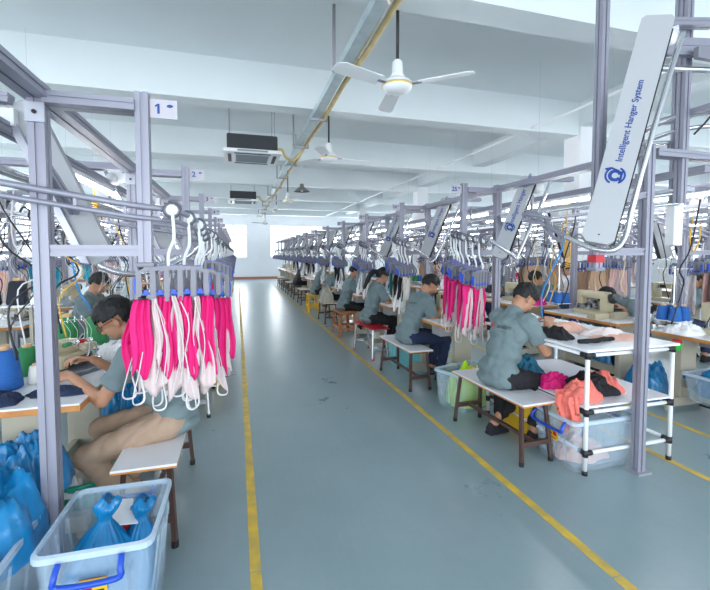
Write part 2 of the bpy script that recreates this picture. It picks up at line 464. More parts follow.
# ------------------------------------------------------------------ ceiling things
def ceiling_fan(loc, label, rot, rod_top=ZC):
    t = thing('ceiling_fan', label, 'ceiling fan', loc, rot, 'white three-blade ceiling fans above the main aisle')
    r = MB(); r.sm = True; r.cyl((0, 0, .13), (0, 0, rod_top - loc[2] - .06), .014); r.obj('downrod', DARK, t)
    r = MB(); r.lathe([(0, .0), (.05, 0), (.055, -.02), (.03, -.07), (.02, -.08)], (0, 0, rod_top - loc[2])); r.obj('ceiling_canopy', WHITE, t)
    r = MB(); r.lathe([(.025, .26), (.045, .24), (.05, .14), (.075, .10), (.03, .10)]); r.obj('rod_cover', WHITE, t)
    m = MB(); m.lathe([(0, -.035), (.06, -.03), (.115, -.005), (.135, .03), (.13, .06), (.09, .09), (.03, .10)], n=32); m.obj('motor_housing', WHITE, t)
    m = MB(); m.lathe([(.1355, .025), (.1375, .03), (.1375, .038), (.1350, .043)], n=32); m.obj('trim_ring', mat('gold_trim', (.75, .55, .15), .3, .6), t)
    for k in range(3):
        a = 2 * PI * k / 3
        q = Matrix.Rotation(a, 4, 'Z')
        b = MB()
        pr = [(.0, .055), (.0, .10), (.42, .085), (.46, .06), (.47, .0), (.45, -.055), (.0, -.065)]
        Mx = q @ Matrix.Translation((.20, 0, .035)) @ Matrix.Rotation(R(11), 4, 'X')
        b.prism([(x, y * .75) for x, y in [(0, -.085), (.40, -.1), (.455, -.07), (.465, 0), (.455, .07), (.40, .1), (0, .085)]], Mx, .006)
        b.obj('blade', WHITE, t)
        ar = MB(); ar.box(q @ V((.165, 0, .035)), (.11, .035, .008), (R(11) * 0, 0, a)); ar.obj('blade_arm', ALU, t)
    return t
FANS = [((1.385, 3.46, 2.95), 'nearest ceiling fan, on a dark rod right of the cable tray', R(-40)),
        ((1.385, 6.28, 2.95), 'second ceiling fan, behind and below the nearest one', R(5)),
        ((1.385, 11.6, 2.95), 'third ceiling fan, left of the tray beyond the grey pendant lamp', R(50)),
        ((1.34, 14.6, 2.95), 'fourth ceiling fan along the aisle, small in the distance', R(20)),
        ((1.32, 20.3, 2.95), 'farthest ceiling fan, just before the far wall windows', R(80))]
f0 = ceiling_fan(*FANS[0])
for l, lab, r_ in FANS[1:]: copy_tree(f0, l, r_, lab)

def cassette(loc, label):
    t = thing('air_conditioner', label, 'air conditioner', loc, 0, 'cassette air conditioners hung below the ceiling')
    MB().bx(-.42, .42, -.42, .42, .06, .32, bev=.03).obj('body', mat('black_foam', (.03, .035, .04), .7), t)
    p = MB(); p.bx(-.48, .48, -.48, .48, 0, .06, bev=.01); p.obj('panel', WHITE, t)
    g = MB(); g.bx(-.28, .28, -.28, .28, -.006, 0)
    for i in range(9): g.bx(-.26, .26, -.26 + i * .06, -.25 + i * .06, -.012, -.006)
    g.bx(-.25, .25, -.484, -.48, .015, .045)
    g.obj('intake_grille', mat('grey_grille', (.22, .26, .30), .5), t)
    for (x, y, sx, sy) in ((0, .38, .6, .06), (0, -.38, .6, .06), (.38, 0, .06, .6), (-.38, 0, .06, .6)):
        MB().bx(x - sx / 2, x + sx / 2, y - sy / 2, y + sy / 2, -.004, .001).obj('air_slot', DARK, t)
    for x in (-.38, .38):
        for y in (-.3, .3):
            MB().cyl((x, y, .2), (x, y, ZC - loc[2]), .007).obj('hanging_rod', ALU2, t)
    MB().tube(smooth_pts([(.42, .1, .2), (.55, .1, .22), (.62, .12, .1), (.75, .1, .05), (.95, .1, .25)]), .028).obj('insulated_pipe', DUCT, t)
    return t
a0 = cassette((.28, 7.65, 3.2), 'black and white cassette air conditioner, the nearer one, left of the cable tray')
copy_tree(a0, (.22, 14.5, 3.25), 0, 'smaller-looking cassette air conditioner, the farther one, near the far window')

def pendant(loc):
    t = thing('pendant_lamp', 'grey metal pendant lamp with cone shade hanging right of the cable tray', 'lamp', loc)
    MB().lathe([(.03, .17), (.045, .15), (.05, .10), (.075, .085), (.17, .01), (.175, 0), (.165, .0), (.07, .075), (0, .085)]).obj('lamp_shade', mat('grey_shade', (.20, .20, .19), .4, .3), t)
    MB().lathe([(0, -.01), (.025, 0), (.03, .03), (.02, .06), (0, .07)]).obj('bulb', mat('bulb_glass', (.9, .9, .9), .2), t)
    MB().cyl((0, 0, .17), (0, 0, ZC - loc[2]), .005).obj('cord', WHITE, t)
pendant((1.38, 9.0, 2.86))

t = thing('cable_tray', 'long galvanised cable tray running under the ceiling above the aisle', 'cable tray', (1.15, 0, 3.52))
m = MB(); m.bx(-.055, .055, -3, 24, -.002, .004); m.bx(-.058, -.052, -3, 24, 0, .085); m.bx(.052, .058, -3, 24, 0, .06)
m.obj('channel', GALV, t)
rnd = random.Random(4)
pts = [(.13 + .012 * math.sin(i * 1.3) + rnd.uniform(-.01, .01), -3 + i * .6, .03 + rnd.uniform(-.012, .012)) for i in range(46)]
m = MB(); m.tube(smooth_pts(pts, 3), .030); m.obj('cable_bundle', DUCT, t)
m = MB(); m.tube(smooth_pts([(x - .065, y, z + .01 + rnd.uniform(-.02, .02)) for x, y, z in pts], 3), .014); m.obj('cable', DUCT, t)
for i, y in enumerate([1.2, 2.83, 4.47, 6.15, 7.8, 9.45, 11.1, 12.75, 14.4, 16, 17.6, 19.2, 20.8, 22.4]):
    m = MB(); m.bx(-.09, .18, y - .02, y + .02, -.03, -.002); m.bx(.16, .18, y - .02, y + .02, -.03, (ZC - 3.52) if i % 2 else .14)
    if i % 2 == 0: m.bx(-.12, -.09, y - .02, y + .02, -.03, ZC - 3.52)
    m.obj('bracket', mat('weathered_bracket', (.36, .35, .38), .5, .3), t)
tag(MB().tube(smooth_pts([(.9, 2.9, ZB), (.9, 2.92, 3.5), (.95, 3.0, 3.42), (1.1, 3.0, 3.42), (1.14, 3.02, 3.4)]), .012).obj('wall_conduit', mat('beige_conduit', (.62, .52, .50), .5)), 'thin beige conduit bent beside the near end of the cable tray', 'pipe')
tag(MB().tube([(4.9, 3.45, 3.66), (4.9, 24, 3.66)], .022).obj('ceiling_pipe', WHITE), 'thin pale pipe running along the ceiling at right', 'pipe')

# ------------------------------------------------------------------ overhead hanger system
def emblem(M, size, m, parent, name='emblem'):
    """rounded blue swirl badge"""
    b = MB(); n = 28
    def ring(cx, cy, r0, r1, a0, a1, k=18):
        poly = [(cx + r1 * math.cos(a0 + (a1 - a0) * i / k), cy + r1 * math.sin(a0 + (a1 - a0) * i / k)) for i in range(k + 1)]
        poly += [(cx + r0 * math.cos(a1 - (a1 - a0) * i / k), cy + r0 * math.sin(a1 - (a1 - a0) * i / k)) for i in range(k + 1)]
        b.prism([(x * size, y * size) for x, y in poly], M, .0012)
    ring(0, 0, .20, .42, R(20), R(335)); ring(0, .0, .50, .62, R(120), R(250)); ring(0, 0, .50, .62, R(-60), R(70))
    b.prism([(x * size, y * size) for x, y in [(-.62, .30), (-.30, .42), (.15, .30), (.15, .40), (-.32, .56), (-.70, .42)]], M, .0012)
    b.prism([(x * size, y * size) for x, y in [(.28, -.45), (.42, -.45), (.42, .45), (.28, .30)]], M, .0012)
    return b.obj(name, m, parent)

def rail_tubes(pts, name, parent, m=ALU, r=.014, gap=.05):
    P = smooth_pts(pts, 6); b = MB()
    b.tube(P, r); b.tube([p - V((0, 0, gap)) for p in P], r * .8)
    for i in range(2, len(P), 5): b.box(P[i] - V((0, 0, gap / 2)), (.012, .012, gap))
    # flat web between the two tubes
    for p, q in zip(P, P[1:]):
        d = (q - p)
        if d.length < 1e-4: continue
    return b.obj(name, m, parent)

SPA, SPZ = (.58, 1.56), (.16, 2.93)
def station(label, numeral, detail=True, special=False, adx=0, phi=-42):
    """one bay of the hanger line; local +x points to the aisle"""
    t = thing('hanger_station', label, 'hanger frame', (0, 0, 0))
    m = MB(); m.extr((0, 0, .012), (0, 0, 2.22), .062); m.obj('main_post', ALU, t)
    MB().bx(-.06, .06, -.06, .06, 0, .012).obj('foot_plate', ALU2, t)
    if special:
        m = MB(); m.extr((.41, 0, 1.41), (.41, 0, ZC), .055); m.obj('drop_post', ALU, t)
        m = MB(); m.extr((-.30, 0.0, 1.85), (-.30, 0.0, ZC), .055); m.obj('ceiling_post', ALU, t)
        m = MB(); m.bx(.376, .444, -.034, .034, 1.445, 1.495); m.obj('red_tape', RED, t)['label'] = 'red tape band'
        m = MB(); m.bx(.37, .45, -.04, .04, 1.39, 1.412, bev=.006); m.obj('end_cap', GREYP, t)
    else:
        m = MB(); m.extr((.40, 0, 1.46), (.40, 0, 2.22), .055); m.obj('drop_post', ALU, t)
        m = MB(); m.bx(.362, .438, -.036, .036, 1.44, 1.462, bev=.006); m.obj('end_cap', GREYP, t)
        m = MB(); m.extr((.03, 0, 2.155), (.375, 0, 2.155), .05, .10, up=(0, 1, 0)); m.obj('top_crossbar', ALU, t)
        s = MB().bx(.43, .545, -.006, .0, 2.115, 2.20, bev=.002).obj('number_plate', mat('plate', (.50, .47, .52), .4), t)
        if numeral == '1': MB().prism([(-.003, -.022), (.007, -.022), (.007, .022), (-.001, .022), (-.012, .014), (-.012, .006), (-.003, .012)], frame((.465, -.0068, 2.157), (1, 0, 0), (0, 0, 1)), .0008).obj('numeral', BLUEINK, s)
        elif numeral: text(numeral, .06, 'numeral', BLUEINK, s, bold=.03, M=frame((.465, -.0065, 2.157), (1, 0, 0), (0, 0, 1)))
        MB().ball((.515, -.007, 2.172), (.016, .001, .008), 1).obj('logo_mark', BLUEINK, s)
    m = MB(); m.extr((.03, 0, 1.515), (.375, 0, 1.515), .05); m.obj('lower_crossbar', ALU, t)
    # corner bracket with bolts
    m = MB(); m.bx(-.036, .036, -.040, -.031, 2.05, 2.13); m.obj('corner_bracket', ALU2, t)
    m = MB(); m.sm = True; m.cyl((0, -.047, 2.09), (0, -.04, 2.09), .009, 8); m.obj('bolt', DARK, t)
    # loop rail
    if special:
        rail_tubes([(.35, -.75, 1.86), (.44, -.50, 1.80), (.50, -.36, 1.76), (.55, -.26, 1.69), (.51, -.16, 1.62)], 'loop_rail', t)
        rail_tubes([(.50, -.30, 1.745), (.56, -.34, 1.77), (.60, -.42, 1.79), (.56, -.52, 1.80), (.44, -.56, 1.80)], 'loop_rail', t)
        MB().tube(smooth_pts([(.51, -.16, 1.62), (.50, -.02, 1.56), (.485, .10, 1.525), (.43, .16, 1.53), (.37, .17, 1.61), (.33, .17, 1.76), (.24, .19, 2.13), (.07, .20, 2.67), (.0, .2, 2.85)]), .017).obj('return_rail', STEEL, t)
    else:
        rail_tubes([(-.55, -.14, 1.86), (-.2, -.12, 1.80), (.15, -.08, 1.745), (.36, -.05, 1.715), (.50, .03, 1.705), (.575, .2, 1.69), (.60, .5, 1.66), (.59, .75, 1.62)], 'loop_rail', t)
        MB().tube(smooth_pts([(.59, .75, 1.62), (.58, .85, 1.57), (.50, .90, 1.50), (.36, .80, 1.42), (.24, .52, 1.385), (.12, .44, 1.42), (.05, .43, 1.52), (-.30, .43, 2.22)]), .016).obj('return_rail', STEEL, t)
    cr = random.Random(len(label))
    for j, (m_, r_) in enumerate(((DARK, .005), (DARK, .004), (STRAPW, .004), (mat('yellow_hose', (.75, .42, .01), .4), .004), (DARK, .006))):
        y = .10 + .17 * j + cr.uniform(-.05, .05); x0 = -.12 - .06 * (j % 3)
        MB().tube(smooth_pts([(-.30, y, 1.86), (x0 - .08, y + .02, 1.62 + cr.uniform(-.1, .1)), (x0 + .05, y + .05, 1.40), (x0 - .06, y, 1.22 + cr.uniform(-.1, .1)), (x0 - .02, y - .04, 1.03)], 5), r_, 5).obj('cable', m_, t)
    # sloping elevator arm
    a, z = (V((.235, .36, 1.46)), V((-.10, .36, 2.24)))
    a.x += adx; z.x += adx
    if special: a, z = V((SPA[0], .16, SPA[1])), V((SPZ[0], .16, SPZ[1]))
    d = (z - a).normalized(); L = (z - a).length; xx = V((0, 1, 0)).cross(d).normalized()
    wd, th = (.066, .03) if not special else (.085, .035)
    M = Matrix(((xx.x, d.x, 0, a.x), (xx.y, d.y, -1, a.y), (xx.z, d.z, 0, a.z), (0, 0, 0, 1)))
    M = M @ Matrix.Rotation(R(phi), 4, 'Y'); xx = V(M.col[0][:3]); nn_ = -V(M.col[2][:3])
    poly = [(-wd, .03), (-wd + .03, 0), (wd - .03, 0), (wd, .03), (wd, L - .02), (wd - .02, L), (-wd + .02, L), (-wd, L - .02)]
    Mc = M @ Matrix.Translation((0, 0, -th))
    arm = MB().prism(poly, Mc, 2 * th).obj('elevator_arm', mat('arm_cover', (.42, .43, .46), .4), t)
    sd = MB(); sd.prism([(-wd - .013, .03), (-wd - .013, L - .04), (-wd + .02, L - .02), (-wd + .02, .01)], Mc @ Matrix.Translation((0, 0, th * 2)), .03); sd.obj('side_belt', DARK if phi else ALU2, arm)
    s0 = 1 if not special else 1
    # lettering faces away from the local origin side (local +y), read upwards
    fo = a + nn_ * (th + .001)
    if special: P = lambda s: fo + d * s
    else: P = lambda s: fo + d * s
    if detail:
        e = emblem(frame(P(L * .37 if not special else L * .29), -xx, d), .075 if not special else .088, BLUEINK, arm)
        tx = text('Intelligent Hanger System', .052 if not special else .050, 'lettering', BLUEINK, arm, M=frame(P(L * .72 if not special else L * .53), d, xx))
        MB().cyl(P(.05), P(.05) + nn_ * .002, .005, 8).obj('screw', DARK, arm)
    # drive head and wheel cassette at top of the arm
    hd = MB(); hd.sm = True; hd.cyl(z + V((-.11, -.10, -.10)), z + V((-.11, .03, -.10)), .045, 16); hd.bx(z.x - .12, z.x, z.y - .08, z.y - .035, z.z - .13, z.z - .05); hd.obj('drive_head', WHITE, t)
    br = MB(); br.extr(z + V((-.02, -.05, .0)), z + V((-.55, -.05, .08 if special else .02)), .045, .07, up=(0, 1, 0)); br.obj('transfer_arm', ALU, t)
    bb = MB(); bb.extr(a + V((-.10, -.06, .25)), V((0, 0, 1.9)), .04); bb.obj('diagonal_brace', ALU, t)
    return t

def carrier(detail=True):
    """clip hanger: wheel, hook, pocketed clip bar with blue clips. Origin at wheel centre."""
    t = thing('clip_hanger', 'x', 'hanger', (0, 0, 0))
    grp = [MB() for _ in range(5)]
    wh, hk, bar, cl, ax = grp
    wh.lathe([(.0, -.012), (.030, -.012), (.039, -.008), (.039, .008), (.030, .012), (0, .012)], M=Matrix.Rotation(PI / 2, 4, 'X'), n=16 if detail else 8)
    ax.lathe([(0, -.017), (.024, -.017), (.026, -.013), (.026, .013), (.024, .016), (0, .016)], M=Matrix.Rotation(PI / 2, 4, 'X'), n=10)
    hk.tube(smooth_pts([(0, -.02, .0), (.004, -.024, -.05), (.006, -.02, -.13), (-.012, -.01, -.18), (-.02, 0, -.22), (-.018, 0, -.27)], 4 if detail else 1), .0075, 8 if detail else 5)
    # bar: arched top with five pocket fingers
    W, top = .155, -.255
    pr = [(-W, top - .06), (-W + .01, top - .025), (-W + .04, top - .006), (0, top), (W - .04, top - .006), (W - .01, top - .025), (W, top - .06), (W - .012, top - .06), (W - .02, top - .035), (W - .045, top - .022), (-W + .045, top - .022), (-W + .02, top - .035), (-W + .012, top - .06)]
    Mx = frame((0, -.011, 0), (1, 0, 0), (0, 0, 1)); 
    bar.prism(pr, Mx @ Matrix.Translation((0, 0, -.022)), .022)
    for k in range(6):
        x = -W + .012 + k * (2 * W - .024) / 5
        zz = top - .165 if 0 < k < 5 else top - .14
        pf = [(x - .011, top - .02), (x + .011, top - .02), (x + .013, zz + .012), (x + .006, zz), (x - .006, zz), (x - .013, zz + .012)]
        bar.prism(pf, Mx @ Matrix.Translation((0, 0, -.020)), .018)
        if k < 5:
            xm = x + (2 * W - .024) / 10
            cl.box((xm, 0, top - .128), (.034, .026, .012)); cl.box((xm, -.006, top - .118), (.018, .03, .016))
            if detail: bar.box((xm, 0, top - .04), (.006, .012, .04))
    cl.box((-W - .004, 0, top - .09), (.006, .02, .075)); cl.box((W + .004, 0, top - .09), (.006, .02, .075))
    for k in range(5): cl.box((-W * .7 + k * W * .35, 0, top + .001 - abs(k - 2) * .002), (.03, .012, .006))
    if detail:
        wh.obj('wheel', mat('wheel_grey', (.14, .14, .17), .35, .3), t); ax.obj('axle_cap', WHITE, t); hk.obj('hook', WHITE, t)
        bar.obj('clip_bar', GREYP, t); cl.bm.free()
        for k in range(5):
            xm = -W + .012 + k * (2 * W - .024) / 5 + (2 * W - .024) / 10
            MB().box((xm, 0, top - .128), (.034, .026, .012)).box((xm, -.006, top - .118), (.018, .03, .016)).obj('clip', BLUE, t)
            MB().box((-W * .7 + k * W * .35, 0, top + .001 - abs(k - 2) * .002), (.03, .012, .006)).obj('top_tab', BLUE, t)
        for s in (-1, 1): MB().box((s * (W + .004), 0, top - .09), (.006, .02, .075)).obj('edge_guard', BLUE, t)
        return t
    bpy.data.objects.remove(t)
    one = MB()
    for i, g in enumerate((wh, hk, bar, cl)):
        me = bpy.data.meshes.new('x'); g.bm.to_mesh(me); g.bm.free(); n0 = len(one.bm.faces); one.bm.from_mesh(me); one.bm.faces.ensure_lookup_table()
        for f in one.bm.faces[n0:]: f.material_index = i
    ax.bm.free()
    o = one.obj('clip_hanger', [mat('wheel_grey', (0, 0, 0)), WHITE, GREYP, BLUE]); o['category'] = 'hanger'
    return o

def cloth_strip(mb, x0, x1, z0, z1, seed, pinch=.3, folds=3, depth=.02, taper=0, n=14, m_=18, skew=0, y0=0, jag=.03):
    rnd = random.Random(seed); ph = rnd.uniform(0, 6); f0 = len(mb.bm.faces); rows = []
    for j in range(m_ + 1):
        v = j / m_; zc = z0 + (z1 - z0) * v
        sp = pinch + (1 - pinch) * min(1, v * 1.6) ** .7
        sp *= 1 - taper * v ** 1.5
        row = []
        for i in range(n + 1):
            u = i / n - .5; xm = (x0 + x1) / 2 + skew * v
            y = y0 + depth * (1.1 - .5 * v) * math.sin(u * folds * 2 * PI + ph + v * 1.2) + .01 * noise.noise(V((u * 4, v * 4, seed)))
            z = zc + (jag * math.sin(u * 7 + ph) * v if v > .5 else 0) - .02 * abs(u) * v
            row.append(mb.bm.verts.new((xm + u * (x1 - x0) * sp + .008 * math.sin(v * 6 + ph), y, z)))
        rows.append(row)
    for a, b in zip(rows, rows[1:]):
        for i in range(n): mb.bm.faces.new((a[i], a[i + 1], b[i + 1], b[i]))
    mb.bm.faces.ensure_lookup_table()
    for f in mb.bm.faces[f0:]: f.smooth = True; f.material_index = mb.mi
    return mb
def solid(o, th=.003):
    a = o.modifiers.new('s', 'SOLIDIFY'); a.thickness = th; a.offset = 0; evaluated(o)
    for p in o.data.polygons: p.use_smooth = True
    return o
def garment(name, label, cat, seed, cols, L=.34, W=.15, straps=True, strapL=.2):
    """garment clipped by its top edge at the origin; cols = (main, lining)"""
    t = thing(name, label, cat, (0, 0, 0)); rnd = random.Random(seed)
    a = MB(); 
    for k in range(2):
        s = (-1, 1)[k]
        cloth_strip(a, s * W * .26 - W * .33, s * W * .26 + W * .33, 0, -L * rnd.uniform(.68, 1.0), seed + k, pinch=.55, taper=.35, skew=s * .015, y0=-.006 + k * .012, depth=.013)
    solid(a.obj('front_panel', cols[0], t))
    b = MB(); cloth_strip(b, -W * .30, W * .36, -.03, -L * 1.08, seed + 5, pinch=.3, taper=-.2, folds=2, y0=.008, depth=.02, skew=.02)
    cloth_strip(b, -W * .05, W * .16, .005, -L * .75, seed + 9, pinch=.5, taper=.5, folds=1, y0=-.022, depth=.008, skew=rnd.uniform(-.04, .04))
    solid(b.obj('lining', cols[1], t))
    if straps:
        c = MB()
        for k in range(1 + seed % 2):
            s = (-1, 1)[k]; l = strapL * rnd.uniform(.35, .75); x = s * W * .3
            c.tube(smooth_pts([(x, -.02, -L * .6), (x + s * .02, -.03, -L * .85), (x + s * .045, -.02, -L - l * .7), (x + s * .02, 0, -L - l), (x - s * .005, .01, -L - l * .75), (x + s * .008, .0, -L * .9), (x, .01, -L * .7)], 5), .0055, 6, flat=.45)
        if seed % 3 == 0: c.tube(smooth_pts([(-W * .32, -.02, -.02), (-W * .12, -.034, -L * .3), (-W * .2, -.03, -L * .6), (-W * .35, -.028, -L * .8)], 5), .006, 6, flat=.4)
        c.tube(smooth_pts([(W * .02, -.03, .0), (W * .14, -.036, -L * .2), (W * .28, -.03, -L * .55), (W * .18, -.028, -L * .95)], 5), .006, 6, flat=.4)
        c.obj('strap', STRAPW, t)
    return t

# ------------------------------------------------------------------ people
def ik(S, W, l1, l2, pole):
    S, W, pole = V(S), V(W), V(pole); d = W - S; L = d.length
    if L > (l1 + l2) * .995: W = S + d.normalized() * (l1 + l2) * .995; d = W - S; L = d.length
    a = (l1 * l1 - l2 * l2 + L * L) / (2 * L); h = math.sqrt(max(0, l1 * l1 - a * a))
    u = d.normalized(); p = (pole - u * pole.dot(u)).normalized()
    return S + u * a + p * h, W
def hand(mb, W, d, palm, side, curl=35, s=1.0):
    """W wrist, d pointing direction, palm = palm normal (down), side=+1 if the thumb is towards d x palm"""
    d = V(d).normalized(); n = V(palm); n = (n - d * n.dot(d)).normalized(); x = d.cross(n) * side
    k = W + d * .085 * s
    for i, o in enumerate((.030, .010, -.010, -.029)):
        mb.caps(W + x * o * .5, k + x * o, .015 * s, .0125 * s)
    for i, (o, L) in enumerate(((.031, .040), (.0105, .045), (-.0105, .041), (-.031, .033))):
        p = k + x * o * s; dd = (d + x * o * 2.4).normalized(); ang = R(curl * (.35 + .1 * i))
        for j in range(3):
            c, s_ = math.cos(ang), math.sin(ang); dr = dd * c + n * s_
            q = p + dr * L * s * (1, .7, .55)[j]
            mb.caps(p, q, (.0092 - .0008 * j) * s, (.0086 - .0008 * j) * s); p = q; ang += R(curl)
    p = W + x * .022 + d * .02 * s; q = p + (d * .7 + x * .75 + n * .3).normalized() * .045 * s
    mb.caps(p, q, .0135 * s, .011 * s); r_ = q + (d * .95 + x * .1 + n * .45).normalized() * .032 * s; mb.caps(q, r_, .0105 * s, .009 * s)
    r2 = r_ + (d * .9 - x * .2 + n * .4).normalized() * .022 * s; mb.caps(r_, r2, .009 * s, .008 * s)

def person(label, loc, rz, seat=.45, lean=20, head_pitch=35, head_turn=0, wl=(.42, .12, .82), wr=(.42, -.12, .82), feet=((.40, .12), (.34, -.12)), shirt=SHIRT, pants=NAVY, skin=SKIN,
           female=False, glasses=False, shoes=None, voxel=.009, scale=1.0, curl=38, sleeve=.58, standing=False, logo=False, twist=0, pole=(-.25, .55, -1)):
    t = thing('person', label, 'person', loc, rz)
    H = V((0, 0, seat + .10)); a = R(lean); w_ = .93 if female else 1.0
    if standing: H = V((0, 0, .93))
    d1 = V((math.sin(a * .8), 0, math.cos(a * .8))); d2 = V((math.sin(a * 1.25), 0, math.cos(a * 1.25)))
    M1 = H + d1 * .22; N0 = M1 + d2 * .27; X = d2
    side = V((0, 1, 0)); fw = side.cross(X) # forward of chest
    Rt = Matrix((fw, side, X)).transposed(); R1 = Matrix((side.cross(d1), side, d1)).transposed()
    tw = Matrix.Rotation(R(twist), 3, X); sd = tw @ side
    SL = N0 - X * .045 + sd * .165 * w_; SR = N0 - X * .045 - sd * .165 * w_
    EL, WL = ik(SL, wl, .275, .245, pole); ER, WR = ik(SR, wr, .275, .245, (pole[0], -pole[1], pole[2]))
    # head frame
    hp = R(head_pitch); ht = R(head_turn)
    q = Matrix.Rotation(ht, 3, 'Z') @ Matrix.Rotation(hp, 3, 'Y')
    nk = (d2 * .6 + V((math.sin(hp), 0, math.cos(hp))) * .4).normalized()
    hb = N0 + nk * .075
    def hpnt(x, y, z): return hb + q @ V((x, y, z))
    HC = hpnt(.025, 0, .095)
    kneeL, kneeR = None, None
    hipL, hipR = H + V((.02, .09, -.01)), H + V((.02, -.09, -.01))
    legs = []
    for hpz, (fx, fy) in ((hipL, feet[0]), (hipR, feet[1])):
        ank = V((fx, fy, .085)); k, ank = ik(hpz, ank, .43, .41, (1, fy * .3, .6)); legs.append((hpz, k, ank))
    # skin body
    b = MB()
    b.ball(H + V((0, 0, .02)), (.105, .15 * w_, .11), 3, R1); b.ball(M1, (.09, .135 * w_, .13), 3, R1); b.ball(M1 + d2 * .13, (.10, .15 * w_, .15), 3, Rt)
    b.caps(SL, SR, .052, .052); b.caps(N0 - X * .03, hpnt(-.005, 0, .03), .058 * w_, .052 * w_)
    for S, E, W, sg, in ((SL, EL, WL, 1), (SR, ER, WR, -1)):
        b.caps(S, E, .050 * w_, .038 * w_); b.caps(E, W, .040 * w_, .026 * w_)
        hd = (W - E).normalized(); hd = (hd + V((.5, -sg * .15, -.25))).normalized()
        hand(b, W, hd, (0.15, -sg * .35, -1), sg, curl, .95 * w_)
    for hpz, k, ank in legs:
        b.caps(hpz, k, .07, .05); b.caps(k, ank, .05, .035); b.caps(ank - V((0, 0, .03)), ank + V((.13, 0, -.05)), .03, .025)
    # head
    b.ball(HC + q @ V((-.008, 0, .02)), (.094, .074, .092), 3, q); b.ball(hpnt(.038, 0, .055), (.062, .058, .068), 3, q); b.ball(hpnt(.062, 0, .012), (.030, .032, .024), 2, q)
    b.ball(hpnt(.030, 0, .035), (.05, .056, .05), 2, q)
    b.caps(hpnt(.098, 0, .092), hpnt(.116, 0, .062), .008, .013); b.ball(hpnt(.110, 0, .057), (.011, .017, .008), 2, q)
    b.ball(hpnt(.094, 0, .108), (.016, .05, .009), 2, q)
    b.ball(hpnt(.094, 0, .034), (.012, .022, .010), 2, q)
    for s in (-1, 1): b.ball(hpnt(.002, s * .076, .068), (.019, .010, .031), 2, q); b.ball(hpnt(.070, s * .036, .055), (.022, .018, .022), 2, q)
    body = remeshed(b, 'body', skin, voxel * .8, 2, t)
    for s in (-1, 1):
        e = MB(); e.ball(hpnt(.091, s * .031, .090), (.007, .0135, .006), 2, q); e.obj('eye', DARK, body)
        e = MB(); e.box(hpnt(.101, s * .032, .113), (.006, .034, .006), q); e.obj('eyebrow', HAIR, body)
    e = MB(); e.ball(hpnt(.103, 0, .031), (.006, .021, .006), 2, q); e.obj('lips', LIP, body)
    # shirt
    s_ = MB(); f = 1.0
    s_.ball(H + V((-.005, 0, .035)), (.126, .174 * w_, .115), 3, R1); s_.ball(M1 + V((0, 0, -.02)), (.115, .155 * w_, .17), 3, R1); s_.ball(M1 + d2 * .13, (.118, .172 * w_, .165), 3, Rt)
    if not standing: s_.ball(H + V((-.03, 0, -.03)), (.115, .176 * w_, .075), 3)
    s_.caps(SL, SR, .068, .068); s_.caps(N0 - X * .05 + fw * -.005, N0 + X * .012, .085 * w_, .070 * w_)
    for S, E in ((SL, EL), (SR, ER)): m_ = S + (E - S) * sleeve; s_.caps(S, m_, .072, .060); s_.cone(m_ - (E - S) * .12, m_ + (E - S) * .12, .060, .068, 20)
    sh = remeshed(s_, 'shirt', shirt, voxel, 5, t)
    def edit(me, fn):
        n_ = len(me.vertices); co = [0.0] * (3 * n_); no = [0.0] * (3 * n_); me.vertices.foreach_get('co', co); me.vertices.foreach_get('normal', no)
        for i in range(n_):
            co[3 * i:3 * i + 3] = fn(V(co[3 * i:3 * i + 3]), V(no[3 * i:3 * i + 3]))
        me.vertices.foreach_set('co', co); me.update()
    def fsh(p, no_):
        nn = noise.noise(V((p.x * 9, p.y * 9, p.z * 14))) + .6 * noise.noise(V((p.x * 22 + 5, p.y * 22, p.z * 26)))
        fd = p.z * 26 + p.x * 22 + 3.5 * noise.noise(V((p.x * 5, p.y * 5, p.z * 4)))
        fold = (abs(math.sin(fd)) - .5) * max(0, .8 - abs(p.z - H.z - .12) * 3.2)
        fd2 = p.y * 30 + 4 * noise.noise(V((p.x * 4 + 9, p.y * 3, p.z * 3)))
        q_ = p + no_ * (nn * .009 + fold * .014 + (abs(math.sin(fd2)) - .5) * .006)
        if not standing: q_.z = max(q_.z, seat + .003)
        return q_
    edit(sh.data, fsh)
    # trousers
    p_ = MB(); p_.ball(H + V((0, 0, -.02)), (.125, .168 * w_, .085), 3)
    for hpz, k, ank in legs:
        p_.caps(hpz - V((.02, 0, 0)), k, .094, .066); mid = k + (ank - k) * .5; p_.caps(k, mid, .066, .060); p_.cone(mid, ank + V((0, 0, .045)), .061, .056, 18)
    pt = remeshed(p_, 'trousers', pants, voxel, 4, t)
    def fpt(p, no_):
        fd = p.x * 30 + p.z * 24 + 3 * noise.noise(p * 6)
        q_ = p + no_ * (.006 * noise.noise(V((p.x * 16, p.y * 16, p.z * 13))) + .006 * (abs(math.sin(fd)) - .5))
        if not standing and q_.z < seat + .001 and q_.x < .12: q_.z = seat + .001
        return q_
    edit(pt.data, fpt)
    for hpz, k, ank in legs:
        o = MB(); o.caps(V((ank.x - .02, ank.y, .045)), V((ank.x + .12, ank.y * 1.05, .035)), .042, .034); o.ball(V((ank.x + .0, ank.y, .07)), (.05, .037, .045)); o.bx(ank.x - .06, ank.x + .155, ank.y - .04, ank.y + .04, 0, .022, bev=.01)
        remeshed(o, 'shoe', shoes or BLACK, .008, 2, t)
    # hair
    hb_ = MB(); f0 = 0
    hb_.ball(HC + q @ V((-.014, 0, .024)), (.107, .088, .104), 5, q)
    bm = hb_.bm; qi = q.inverted(); dele = []
